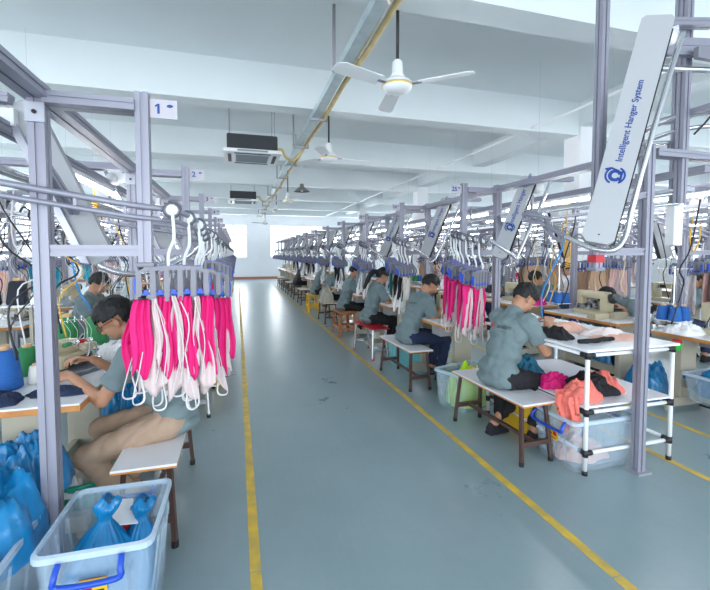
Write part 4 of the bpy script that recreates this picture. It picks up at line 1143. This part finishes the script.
# ---------------- sewing tables, machines
T0 = sewing_table('x'); LS = lockstitch(); OV = overlock(); TS = thread_stand()
def put(src, loc, rz, label, group=None): 
    return copy_tree(src, loc, rz, label, group)
TH = .76
def table(x, y, rz, label, group=None): return put(T0, (x, y, 0), rz, label, group)
table(-1.04, 2.84, PI, 'white sewing table where the seated woman in glasses works')
conecols = [GREENT, BLUET, BLACKT, WHITET]
cones = {}
def put_cone(ci, loc, label, group=None, s=1.0):
    if ci not in cones: cones[ci] = cone('x', (0, 0, -50), conecols[ci])
    c = copy_tree(cones[ci], loc, 0, label, group)
    c.scale = (s, s, s); return c
# left first table
put(OV, (-1.02, 2.98, TH), PI - .5, 'cream overlock machine in front of the woman in glasses')
put_cone(1, (-1.235, 2.66, TH), 'big blue thread cone at the left picture edge on the near table', s=1.28)
put_cone(3, (-1.12, 2.74, TH), 'small white thread cone beside the big blue cone', s=.6)
put_cone(0, (-1.245, 2.95, TH), 'small green thread cone behind the big blue cone', s=1.0)
SH = [(-1.20, 3.50), (-1.03, 3.50)]
t = thing('cone_shelf', 'low white shelf behind the first left table holding two green cones', 'shelf', (-1.22, 3.52, 0))
MB().bx(-.30, .30, -.10, .10, .80, .82).obj('shelf_board', LAM, t)
for s in (-1, 1): MB().bx(s * .27 - .012, s * .27 + .012, -.012, .012, 0, .80).obj('leg', BEIGE, t)
put_cone(0, (-1.22, 3.50, .82), 'left one of the two big green thread cones', s=1.25)
put_cone(0, (-1.03, 3.50, .82), 'right one of the two big green thread cones', s=1.25)
put_cone(1, (-1.28, 3.28, TH), 'blue thread cone just below the left big green cone', s=.85)
t = thing('cone_shelf', 'white shelf with black thread cones at the left picture edge', 'shelf', (-1.95, 4.0, 0))
MB().bx(-.35, .35, -.12, .12, 1.07, 1.085).obj('shelf_board', LAM, t)
for s in (-1, 1): MB().bx(s * .3 - .012, s * .3 + .012, -.012, .012, 0, 1.07).obj('leg', BEIGE, t)
for i, x in enumerate((-2.12, -1.93, -1.74)): put_cone(2, (x, 4.0, 1.085), '%s black thread cone on the white shelf at the left' % ['leftmost', 'middle', 'rightmost'][i], 'black thread cones on the shelf', 1.15)

for k in range(1, 12):
    y = 2.84 + 1.6 * k
    g = 'tables of the left line'
    table(-1.04, y, PI, '%s sewing table of the line left of the aisle' % ORD[k], g)
    put(LS if k % 2 else OV, (-1.04, y, TH), PI, '%s sewing machine of the line left of the aisle' % ORD[k], 'machines of the left line')
    if k < 6:
        put(TS, (-1.24, y + .40, TH), 0, '%s thread stand of the line left of the aisle' % ORD[k], 'thread stands of the left line')
        for j in (-1, 1): put_cone((k + (j > 0)) % 4, (-1.24 + j * .055, y + .34, TH + .108), 'thread cone on a stand, left line, %s table, %s side' % (ORD[k], 'near' if j < 0 else 'far'), 'cones of the left line', .75)
WY = [2.80, 4.45, 5.95, 7.5, 9.1]
for k in range(1, 13):
    y = 4.31 + 1.6 * (k - 1)
    table(2.33, y, 0, '%s sewing table right of the aisle, beyond the white pipe table' % ORD[k - 1], 'tables of the right line')
    put(LS if k % 3 else OV, (2.36, y - .05, TH), 0, '%s sewing machine on the line right of the aisle' % ORD[k - 1], 'machines of the right line')
    if k < 6:
        put(TS, (2.49, y + .42, TH), 0, '%s thread stand on the line right of the aisle' % ORD[k - 1], 'thread stands of the right line')
        for j in (-1, 1): put_cone((k + (j > 0)) % 4, (2.49 + j * .055, y + .36, TH + .108), 'thread cone on the stand, right line, %s table, %s one' % (ORD[k - 1], 'left' if j < 0 else 'right'), 'cones of the right line', .75)
# second line at right (workers on the far side)
for k in range(9):
    y = 2.50 + 1.46 * k
    table(4.18, y, PI, '%s sewing table of the row beyond the second aisle at right' % ORD[k], 'tables of the second right row')
    put(LS if k != 1 else LS, (4.20, y + .02, TH), PI, '%s sewing machine of the row beyond the second aisle' % ORD[k], 'machines of the second right row')
    if k < 6:
        put(TS, (4.02, y + .42, TH), 0, '%s thread stand of the row beyond the second aisle' % ORD[k], 'stands of the second right row')
        for j in (-1, 1):
            for i in (-1, 1): put_cone(1 if k < 2 else (k + (j > 0)) % 4, (4.02 + j * .055, y + .42 + i * .06, TH + .108), '%s %s cone on the %s thread stand beyond the second aisle' % (['near', 'far'][i > 0], ['left', 'right'][j > 0], ORD[k]), 'cones of the second right row', .8)
for k in range(8):
    y = 3.2 + 1.6 * k
    table(6.45, y, 0, ORD[k] + ' sewing table in the third row at right', 'tables of the third right row'); put(LS, (6.45, y, TH), 0, ORD[k] + ' sewing machine in the third row at right', 'machines of the third right row')
    if k % 2 == 0: put(TS, (6.6, y + .4, TH), 0, ORD[k] + ' thread stand in the third row at right', 'stands of the third right row')
for k in range(6):
    y = 4.2 + 1.8 * k
    table(8.6, y, PI, ORD[k] + ' sewing table in the fourth row at far right', 'tables of the fourth right row'); put(OV, (8.6, y, TH), PI, ORD[k] + ' overlock machine in the fourth row at far right', 'machines of the fourth right row')
for k in range(8):
    y = 3.9 + 1.6 * k
    table(-2.42, y, 0, ORD[k] + ' sewing table in the second row at left', 'tables of the second left row'); put(OV if k % 2 else LS, (-2.40, y, TH), 0, ORD[k] + ' sewing machine in the second row at left', 'machines of the second left row')
    if k < 5:
        put(TS, (-2.24, y + .42, TH), 0, ORD[k] + ' thread stand in the second row at left', 'stands of the second left row')
for k in range(5):
    y = 5.2 + 1.8 * k
    table(-4.7, y, PI, ORD[k] + ' sewing table in the third row at far left', 'tables of the third left row'); put(LS, (-4.7, y, TH), PI, ORD[k] + ' sewing machine in the third row at far left', 'machines of the third left row')
for o in [T0, LS, OV, TS] + list(cones.values()): drop_tree(o)

# ---------------- white pipe table at right
t = thing('pipe_table', 'white pipe-frame work table with lower shelf, piled with clothes, at right', 'table', (2.63, 2.74, 0))
px_, py_ = .38, .56
MB().bx(-px_ - .03, px_ + .03, -py_ - .03, py_ + .03, .845, .862, bev=.003).obj('tabletop', LAM, t)
MB().bx(-px_ - .01, px_ + .01, -py_ + .0, py_ - .0, .455, .470, bev=.003).obj('shelf', LAM, t)
for sx in (-1, 1):
    for sy in (-1, 1):
        m = MB(); m.sm = True; m.cyl((sx * px_, sy * py_, .02), (sx * px_, sy * py_, .845), .015, 14); o = m.obj('leg', WHITE, t)
        for z in (.15, .43, .82): m = MB(); m.sm = True; m.cyl((sx * px_, sy * py_, z - .024), (sx * px_, sy * py_, z + .024), .0195, 14); m.cyl((sx * px_, sy * py_, z), (sx * (px_ - .05), sy * py_, z), .0185, 12); m.cyl((sx * px_, sy * py_, z), (sx * px_, sy * (py_ - .05), z), .0185, 12); m.obj('joint', DARK, o)
        m = MB(); m.sm = True; m.cyl((sx * px_, sy * py_, 0), (sx * px_, sy * py_, .03), .019, 12); m.obj('foot_cap', DARK, o)
for sy in (-1, 1):
    for z in (.15, .43, .82):
        if z == .15 and sy < 0: continue
        m = MB(); m.sm = True; m.cyl((-px_, sy * py_, z), (px_, sy * py_, z), .013, 12); m.obj('rail', WHITE, t)
m = MB(); m.sm = True; m.cyl((-px_, -py_, .15), (px_, -py_, .15), .013, 12); m.obj('rail', WHITE, t)
for sx in (-1, 1):
    for z in (.15, .43, .82): m = MB(); m.sm = True; m.cyl((sx * px_, -py_, z), (sx * px_, py_, z), .013, 12); m.obj('rail', WHITE, t)
def cloth(name, lab, size, seed, m, loc, cat='clothes', **k):
    return tag(heap(name, size, seed, m, loc, **k), lab, cat)
TZ = .862
cloth('white_cloth', 'crumpled white fabric at the far end of the pipe table', (.44, .40, .10), 1, WHITEC, (2.50, 3.02, TZ))
cloth('coral_cloth', 'peach fabric pile in the middle of the pipe table', (.34, .26, .07), 2, PEACH, (2.66, 2.80, TZ))
cloth('white_cloth', 'thin white fabric spread behind the black roll on the pipe table', (.40, .24, .055), 3, mat('blush_fabric', (.86, .74, .72), .8), (2.80, 2.56, TZ))
cloth('peach_cloth', 'flat peach pieces lying at the right of the pipe table', (.42, .25, .025), 9, PEACH, (2.78, 2.43, TZ))
cloth('black_cloth', 'black garment under the hands of the man at the pipe table', (.26, .34, .075), 4, BLACK, (2.37, 2.62, TZ))
m = MB(); m.tube(smooth_pts([(-.16, .03, .012), (-.08, .01, .018), (0, .0, .016), (.08, .01, .018), (.17, -.01, .012)]), [.012] + [.022] * 23 + [.012], 10, flat=1.0)
for v in m.bm.verts: v.co += v.normal * 0 + V((0, .012 * noise.noise(v.co * 20), .006 * noise.noise(v.co * 30 + V((3, 0, 0))))); v.co.z = max(v.co.z * .8, 0)
o = m.obj('black_roll', BLACK, None, (2.50, 2.34, TZ)); o.rotation_euler.z = .15; tag(o, 'flat black rolled garment near the front edge of the pipe table', 'clothes')
cloth('magenta_cloth', 'magenta fabric lump on the lower shelf', (.25, .24, .115), 5, MAG, (2.36, 2.60, .47))
cloth('coral_cloth', 'coral fabric hanging off the lower shelf towards the bench', (.26, .34, .125), 6, CORAL, (2.36, 2.34, .47), rz=R(-75), drape=[(0, .20, .20)])
cloth('coral_cloth', 'coral fabric at the right end of the lower shelf pile', (.28, .36, .125), 16, CORAL, (2.68, 2.50, .47))
cloth('black_cloth', 'black garments heaped in the middle of the lower shelf', (.38, .32, .14), 7, BLACK, (2.53, 2.44, .47))
cloth('teal_cloth', 'teal cloth bundle hanging beside the knees of the man at the pipe table', (.26, .40, .20), 8, TEALC, (2.36, 2.98, .41), rz=R(-90), drape=[(-.05, .24, .22)])
t = thing('water_bottle', 'clear bottle with purple cap standing on the lower shelf edge', 'bottle', (2.27, 2.98, .47))
MB().lathe([(0, 0), (.036, .0), (.038, .01), (.038, .12), (.022, .16), (.018, .165)]).obj('bottle_body', CLEARR, t); MB().lathe([(0, .20), (.022, .20), (.024, .195), (.026, .155), (0, .155)]).obj('cap', PURPLE, t)
for i, (x, y) in enumerate(((2.33, 2.80), (2.27, 2.74), (2.36, 2.90))):
    t = thing('scissors', '%s black-handled scissors on the lower shelf' % ['middle', 'nearest', 'farthest'][i], 'scissors', (x, y, .474), i * .9 + .4, 'scissors on the lower shelf')
    m = MB(); m.box((.05, .003, .0), (.09, .008, .003), (0, 0, .08)); m.box((.05, -.003, .001), (.09, .008, .003), (0, 0, -.08)); m.obj('blades', STEEL, t)
    m = MB(); [m.tube([(-.03 + .022 * math.cos(a * PI / 6), s * .022 + .015 * math.sin(a * PI / 6), 0) for a in range(13)], .004, 6) for s in (-1, 1)]; m.obj('handles', DARK, t)

# ---------------- bins
bin_('clear plastic bin with pink clothes under the white pipe table', (2.44, 2.40, 0), 0, .42, .54, .36, hside=1)
cloth('pink_cloth', 'pale pink clothes at the bottom of the clear bin under the pipe table', (.40, .28, .15), 11, PEACH, (2.42, 2.40, .014))
bin_('yellow crate behind the clear bin under the pipe table', (2.52, 2.92, 0), 0, .40, .60, .40, YEL, YEL, None, False, cat='crate')
bin_('clear bin filled with lime yellow fabric behind the nearest right bench', (2.20, 3.58, 0), R(18), .40, .54, .36, sticker=False)
cloth('lime_cloth', 'lime yellow fabric heaped in the clear bin', (.46, .34, .34), 12, LIME, (2.20, 3.58, .014), rz=R(18), flat=5)
cloth('lime_cloth', 'small lime yellow tuft on top of the lime heap', (.10, .08, .05), 13, YEL, (2.27, 3.62, .31))
bin_('turquoise tinted clear bin under the second right table', (2.25, 5.15, 0), 0, .40, .50, .33, mat('aqua_plastic', (.25, .68, .75), .3, alpha=.6), sticker=False)
bin_('clear storage bin with blue handle and sticker, nearest in the left foreground', (-.515, 1.86, 0), R(-1), .44, .385, .43)
bin_('clear bin overflowing with blue film bag at the lower left corner', (-1.05, 1.90, 0), 0, .62, .46, .40, sticker=False)
def film(name, lab, size, seed, loc, rz=0, knot=True, **k):
    return tag(heap(name, size, seed, BAG, loc, rz=rz, flat=3.0, fine=1.25, **k), lab, 'plastic bag')
tag(tied_bag('plastic_bag', .125, .47, 21, BAG, (-.575, 1.87, .02), (.05, .0), squash=1.0), 'tied blue plastic bag standing in the left part of the foreground bin', 'plastic bag')
tag(tied_bag('plastic_bag', .075, .38, 22, BAG, (-.45, 1.92, .03), (.06, .03), rz=.5), 'second blue plastic bag leaning at the right of the foreground bin', 'plastic bag')
cloth('red_cloth', 'red clothes between the two blue bags in the foreground bin', (.16, .20, .33), 23, mat('red_fabric', (.55, .01, .02), .8), (-.50, 1.97, .03))
tag(MB().box((0, 0, 0), (.10, .16, .006), (.2, .3, .4)).obj('paper_sheet', mat('white_card', (.85, .85, .85), .6), None, (-.50, 1.98, .36)), 'white card lying on the red clothes in the foreground bin', 'card')
film('plastic_bag', 'large blue film bag heaped over the bin at the lower left corner', (.60, .66, .34), 24, (-1.05, 1.92, .30), 0, False)
film('plastic_bag', 'blue film bag bulging behind the lower left post', (.34, .34, .26), 25, (-.98, 2.28, .36), 0, False)
film('plastic_bag', 'turquoise blue bag hanging under the table beside the knees of the woman', (.30, .26, .42), 26, (-.72, 3.0, .22), 0, False)
t = thing('plastic_basket', 'round green plastic basket on the floor by the beige-trousered legs', 'basket', (-.86, 2.62, 0))
MB().lathe([(0, .012), (.11, .012), (.115, 0), (.12, 0), (.165, .24), (.175, .245), (.175, .26), (.155, .26), (.152, .24), (.11, .02)], n=28).obj('basket_body', GREENP, t)
m = MB()
for i in range(28):
    a = i * 2 * PI / 28; m.box((.150 * math.cos(a), .150 * math.sin(a), .16), (.014, .010, .10), (0, 0, a))
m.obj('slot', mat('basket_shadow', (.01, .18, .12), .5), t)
cloth('white_cloth', 'white printed fabric lying in the green basket', (.22, .22, .12), 27, WHITEC, (-.92, 2.56, .20))
o = bin_('yellow plastic bin beside the far left bench', (-.33, 5.0, 0), 0, .34, .30, .36, YEL, YEL, None, False)
bin_('bin with blue film beneath the beige stand beyond the second aisle', (4.25, 2.52, .13), 0, .60, .46, .26, sticker=False)
film('plastic_bag', 'blue film bag heaped in the bin beyond the second aisle', (.46, .62, .26), 28, (4.25, 2.52, .20), 0, False)
film('plastic_bag', 'blue bag on the floor beyond the second aisle, left of the bin with film', (.4, .4, .34), 29, (4.15, 3.25, 0), 0, False)
film('plastic_bag', 'blue bag under the second table beyond the second aisle', (.4, .5, .40), 30, (4.35, 4.1, .12), 0, False)
t = thing('hanging_cup', 'small green and red cup hanging below the table edge at right', 'cup', (3.86, 2.76, .62)); MB().lathe([(0, 0), (.03, 0), (.04, .06), (.04, .065), (0, .065)]).obj('cup', mat('bright_green', (.03, .6, .06), .4), t); MB().lathe([(0, .095), (.036, .095), (.04, .066), (0, .066)]).obj('lid', RED, t)

# ---------------- clutter on the tables
VAR = [heap('garment_pile', (.34, .38, .13), 70 + i, m_, (0, 0, -60)) for i, m_ in enumerate((WHITEC, mat('black_white_fabric', (.75, .75, .78), .8, col2=(.01, .01, .015), scale=16), PEACH, mat('grey_fabric', (0, 0, 0)), MAG, TEALC, WHITEC, BLACK))]
VN = ('white', 'black and white', 'peach', 'grey', 'magenta', 'teal', 'white', 'black')
def pile(i, loc, place, s=1.0, rz=0):
    o = VAR[i % 8].copy(); C.objects.link(o); o.location = loc; o.rotation_euler.z = rz; o.scale = (s, s, s * 1.1)
    tag(o, '%s garment pile %s' % (VN[i % 8], place), 'clothes')
for k in range(1, 6):
    pile(k * 3, (-1.10, 2.84 + 1.6 * k - .42, TH), 'near the end of the %s table left of the aisle' % ORD[k], .7, k)
    pile(k * 3 + 1, (2.30, 4.31 + 1.6 * k - .40, TH), 'on the %s sewing table right of the aisle' % ORD[k], .75, k)
for k in range(2, 9):
    pile(k * 5 + 2, (4.22, 2.5 + 1.46 * k - .40, TH), 'on the %s table beyond the second aisle' % ORD[k], .8, k)
for k in range(8):
    pile(k * 3 + 2, (6.4, 3.2 + 1.6 * k - .4, TH), 'on the %s table of the third row at right' % ORD[k], 1, k)
    pile(k * 5 + 1, (-2.40, 3.9 + 1.6 * k - .4, TH), 'on the %s table of the second row at left' % ORD[k], .8, k)
for k in range(6): pile(k * 7, (8.6, 4.2 + 1.8 * k - .4, TH), 'on the %s table of the fourth row at far right' % ORD[k], 1.1, k)
for o in VAR: bpy.data.objects.remove(o)
for i, (n1, lab, size, sd_, m_, loc) in enumerate((
    ('navy_cloth', 'navy garment on the near left table by the big blue cone', (.26, .22, .06), 41, NAVY, (-1.18, 2.42, TH)),
    ('navy_cloth', 'dark navy garment under the forearm of the woman in glasses', (.30, .14, .04), 42, NAVY, (-.90, 2.50, TH)),
    ('white_cloth', 'white lace fabric behind the overlock machine at left', (.26, .30, .10), 43, WHITEC, (-.86, 3.30, TH)),
    ('white_cloth', 'white fabric over the near machine of the row beyond the second aisle', (.30, .30, .10), 44, WHITEC, (4.0, 2.8, TH)),
    ('striped_cloth', 'black and white garment pile beside the blue cones at right', (.36, .34, .20), 45, mat('black_white_fabric', (0, 0, 0)), (4.40, 3.22, TH)),
    ('black_cloth', 'black and grey tangle of garments on the second table beyond the second aisle', (.30, .36, .26), 46, mat('black_grey_fabric', (.65, .66, .68), .8, col2=(.01, .01, .015), scale=22), (4.35, 4.22, TH)),
    ('white_cloth', 'white fabric on the first table right of the aisle', (.26, .3, .10), 47, WHITEC, (2.42, 4.0, TH)),
    ('green_cloth', 'green fabric lying on the table behind the man in the red-marked shirt', (.30, .3, .10), 48, mat('green_fabric', (.04, .28, .06), .8), (2.42, 4.62, TH)),
    ('blue_cloth', 'royal blue cloth hanging below the second table beyond the second aisle', (.2, .9, .24), 49, mat('royal_fabric', (.01, .07, .45), .7), (3.98, 4.0, .42)),
    )): cloth(n1, lab, size, sd_, m_, loc)
b = MB(); b.bx(-.10, .10, -.06, .06, 0, .06, bev=.008); tag(b.obj('motor_box', CREAM, None, (3.97, 3.72, TH)), 'cream control box standing on the table edge beyond the second aisle', 'box')
air_hose('yellow coiled hose hanging by the white column at left', (-1.06, 3.65, 1.90), mat('yellow_hose', (.85, .55, .02), .4), .30, drop=.18)
air_hose('yellow coiled hose hanging above the second aisle', (3.20, 3.4, 1.72), mat('yellow_hose', (0, 0, 0)), .36, drop=.36)
air_hose('yellow looped hose hanging over the row beyond the second aisle', (4.13, 2.85, 1.82), mat('yellow_hose', (0, 0, 0)), .30, drop=.26, coil=False, name='air_hose')
tag(MB().tube(smooth_pts([(3.0, 3.2, 1.75), (2.98, 3.22, 1.55), (2.88, 3.26, 1.3), (2.83, 3.3, 1.1), (2.84, 3.3, .9), (2.95, 3.4, .8)]), .007, 6).obj('air_hose', mat('blue_hose', (.02, .25, .65), .4)), 'blue air hose running down behind the head of the man at the pipe table', 'hose')
tag(MB().tube(smooth_pts([(-1.45, 4.3, 1.5), (-1.40, 4.28, 1.2), (-1.30, 4.26, 1.0), (-1.2, 4.25, .82)]), .008, 6).obj('air_hose', mat('blue_hose', (0, 0, 0))), 'blue air hose above the second left table', 'hose')
tag(MB().tube(smooth_pts([(2.95, 2.05, 2.3), (3.05, 2.02, 2.42), (3.15, 2.0, 2.6), (3.3, 1.95, 2.75)]), .006, 6).obj('cable', DARK), 'thin black cable curving up at the upper right', 'cable')
tag(MB().tube(smooth_pts([(-1.0, 2.35, 1.70), (-.985, 2.35, 1.725), (-.96, 2.35, 1.71), (-.965, 2.35, 1.68), (-.94, 2.35, 1.655), (-.915, 2.35, 1.665), (-.91, 2.35, 1.69)]), .005, 6).obj('wire_hook', DARK), 'black wire hook on the sloping arm of bay 1', 'hook')

# ---------------- benches
bench('white-topped brown bench under the seated woman in glasses', (-.455, 2.64, 0), 0, .92, .30)
cloth('navy_cloth', 'folded navy cloth at the far end of the left bench', (.14, .12, .045), 51, NAVY, (-.38, 3.0, .45))
bench('second white-topped bench left of the aisle, behind the hanging swimsuits', (-.40, 4.35, 0), 0, .90, .30, leg=mat('chrome', (.6, .6, .62), .25, .7), style='chrome')
bench('dark stool bench left of the aisle near the yellow bin', (-.42, 5.9, 0), 0, .9, .3, leg=DARK)
bench('white-topped brown bench under the man at the pipe table', (2.02, 2.82, 0), R(3), .90, .30)
bench('white-topped brown bench under the second seated man', (1.90, 4.50, 0), R(2), .92, .28)
bench('red-topped bench with chrome legs under the ponytailed woman', (1.90, 5.78, 0), R(4), .80, .28, top=RED, leg=MATS['chrome'], style='chrome', feet=RED)
bench('orange wooden stool under the man beyond the ponytailed woman', (1.90, 7.35, 0), 0, .62, .34, top=ORANGEW, leg=ORANGEW, style='wood', feet=ORANGEW)
bench('dark-legged bench with folded clothes, fifth on the right', (1.92, 8.9, 0), 0, .8, .3, top=COMPO)
cloth('tan_cloth', 'stack of khaki cloth on the fifth bench at right', (.30, .42, .34), 52, mat('khaki_fabric', (.42, .40, .33), .8), (1.85, 8.7, .45))
bench('yellow stool, small, sixth seat on the right', (1.88, 10.6, 0), 0, .5, .3, top=YEL, leg=YEL, style='wood', feet=YEL)
for k in range(5): bench('%s far bench on the right side of the aisle, past the yellow stool' % ORD[k], (1.92, 12.3 + 1.64 * k, 0), 0, .8, .3, top=[COMPO, DARK][k % 2], group=None)['group'] = 'far benches on the right'

# ---------------- people
P1, _ = person('person with glasses, grey-green shirt and beige trousers seated at the left sewing table', (-.37, 2.60, 0), PI - .06, lean=23, head_pitch=32, wl=(.50, .08, .83), wr=(.46, -.10, .88), feet=((.16, .13), (.26, -.13)), pants=KHAKI, female=True, glasses=True, voxel=.007, shoes=mat('dark_shoe', (.10, .02, .04), .6), skin=SKIN2)
P2, sh2 = person('person in grey-green shirt with red chest-height back print, bent over the pipe table', (1.99, 2.78, 0), R(8), lean=17, head_pitch=42, wl=(.38, .03, .93), wr=(.38, -.12, .94), feet=((.06, .12), (.24, -.13)), pants=BLACK, voxel=.007, curl=48, pole=(-.55, .45, -1), sleeve=.5)
P3, sh3 = person('person in grey shirt and navy jeans seated on the second right bench', (1.93, 4.45, 0), R(4), lean=22, head_pitch=35, wl=(.40, .14, .84), wr=(.36, -.12, .84), feet=((.40, .12), (.36, -.13)))
person('person with long black ponytail and grey shirt seated on the red bench', (1.93, 5.9, 0), R(2), lean=14, head_pitch=28, pants=BLACK, female=True, feet=((.35, .12), (.3, -.12)), skin=SKIN)
person('person in grey shirt and dark trousers seated on the orange wooden stool', (1.92, 7.4, 0), 0, lean=14, head_pitch=25, pants=BLACK)
person('person in grey shirt seated beyond the stack of khaki cloth', (1.95, 9.3, 0), 0, lean=24, head_pitch=35, pants=BLACK, voxel=.011)
person('person in grey shirt, farther pair, seated just behind the khaki stack', (1.95, 10.5, 0), 0, lean=18, head_pitch=25, pants=BLACK, voxel=.011)
person('person in dark clothes seated far down the right line', (1.95, 14.0, 0), 0, lean=24, head_pitch=35, shirt=mat('dark_shirt', (.04, .04, .05), .8), pants=BLACK, voxel=.012)
person('person in grey shirt working behind the two green cones at left', (-1.72, 5.3, 0), R(-10), lean=14, head_pitch=30, wl=(.40, .1, .88), wr=(.38, -.1, .86), voxel=.010)
person('person in pale shirt seated farther back at left by the yellow thread', (-1.72, 7.2, 0), 0, lean=14, head_pitch=30, voxel=.011, shirt=mat('pale_shirt', (.55, .66, .68), .8))
person('person in grey shirt bowed low over the table beyond the second aisle', (4.84, 3.96, 0), PI, lean=38, head_pitch=70, wl=(.36, .12, .84), wr=(.36, -.12, .84), voxel=.009)
person('person with dark hair seen just behind the head of the man at the pipe table', (5.7, 7.7, 0), PI - .3, lean=20, head_pitch=45, voxel=.011)
person('person with pale mask and white shirt looking down in the third row', (5.75, 5.9, 0), PI - .2, seat=.50, lean=10, head_pitch=25, voxel=.011, shirt=WHITEC)
person('person in grey shirt seated at the third table beyond the second aisle', (4.84, 5.42, 0), PI, lean=22, head_pitch=45, voxel=.011)
person('person in pale shirt seated far back beyond the second aisle', (4.84, 8.34, 0), PI, lean=22, head_pitch=45, voxel=.012, shirt=MATS['pale_shirt'])
person('person in grey shirt seated in the third row, right of the white shirt', (5.9, 4.2, 0), 0, lean=22, head_pitch=35, voxel=.011)
person('person in black standing small in the distance at right centre', (5.2, 10.6, 0), 0, standing=True, lean=5, head_pitch=20, wl=(.3, .2, 1.0), wr=(.3, -.2, 1.0), feet=((0, .1), (0, -.1)), voxel=.012, shirt=BLACK)

# print on the backs of the two nearest right-hand shirts
def back_print(sh, root, z, y0, s=1.0):
    from mathutils.bvhtree import BVHTree
    bv = BVHTree.FromPolygons([v.co.copy() for v in sh.data.vertices], [tuple(p.vertices) for p in sh.data.polygons])
    M = frame((-1, 0, 0), (0, -1, 0), (0, 0, 1))   # text x -> -y (reads left to right seen from behind)
    def project(o):
        for v in o.data.vertices:
            r = bv.ray_cast(V((-.6, v.co.y, v.co.z)), V((1, 0, 0)))
            if r[0] is not None: v.co = r[0] + r[1] * .005
    b = MB(); cx, cz = y0 + .06 * s, z
    def ring(cy, r0, r1, a0=0, a1=2 * PI):
        n = 20; pv = None
        for i in range(n + 1):
            a = a0 + (a1 - a0) * i / n; cur = (b.bm.verts.new((0, cy + r0 * math.cos(a), cz + r0 * math.sin(a))), b.bm.verts.new((0, cy + r1 * math.cos(a), cz + r1 * math.sin(a))))
            if pv: b.bm.faces.new((pv[0], pv[1], cur[1], cur[0]))
            pv = cur
    ring(cx - .012 * s, .010 * s, .016 * s); ring(cx - .012 * s, .003 * s, .006 * s); ring(cx + .026 * s, .012 * s, .018 * s, -PI / 2, PI / 2)
    e = b.obj('shirt_emblem', REDP, sh); project(e)
    tx = text('aution', .036 * s, 'shirt_lettering', DARKP, sh, extrude=0, M=frame((0, y0 - .045 * s, z), (0, -1, 0), (0, 0, 1))); project(tx)
    t2 = text('----------------', .014 * s, 'shirt_lettering', DARKP, sh, extrude=0, M=frame((0, y0 - .045 * s, z - .026 * s), (0, -1, 0), (0, 0, 1))); project(t2)
back_print(sh2, P2, .93, .01, 1.25)
back_print(sh3, P3, .93, .01, 1.25)

bpy.data.scenes.remove(TMP)
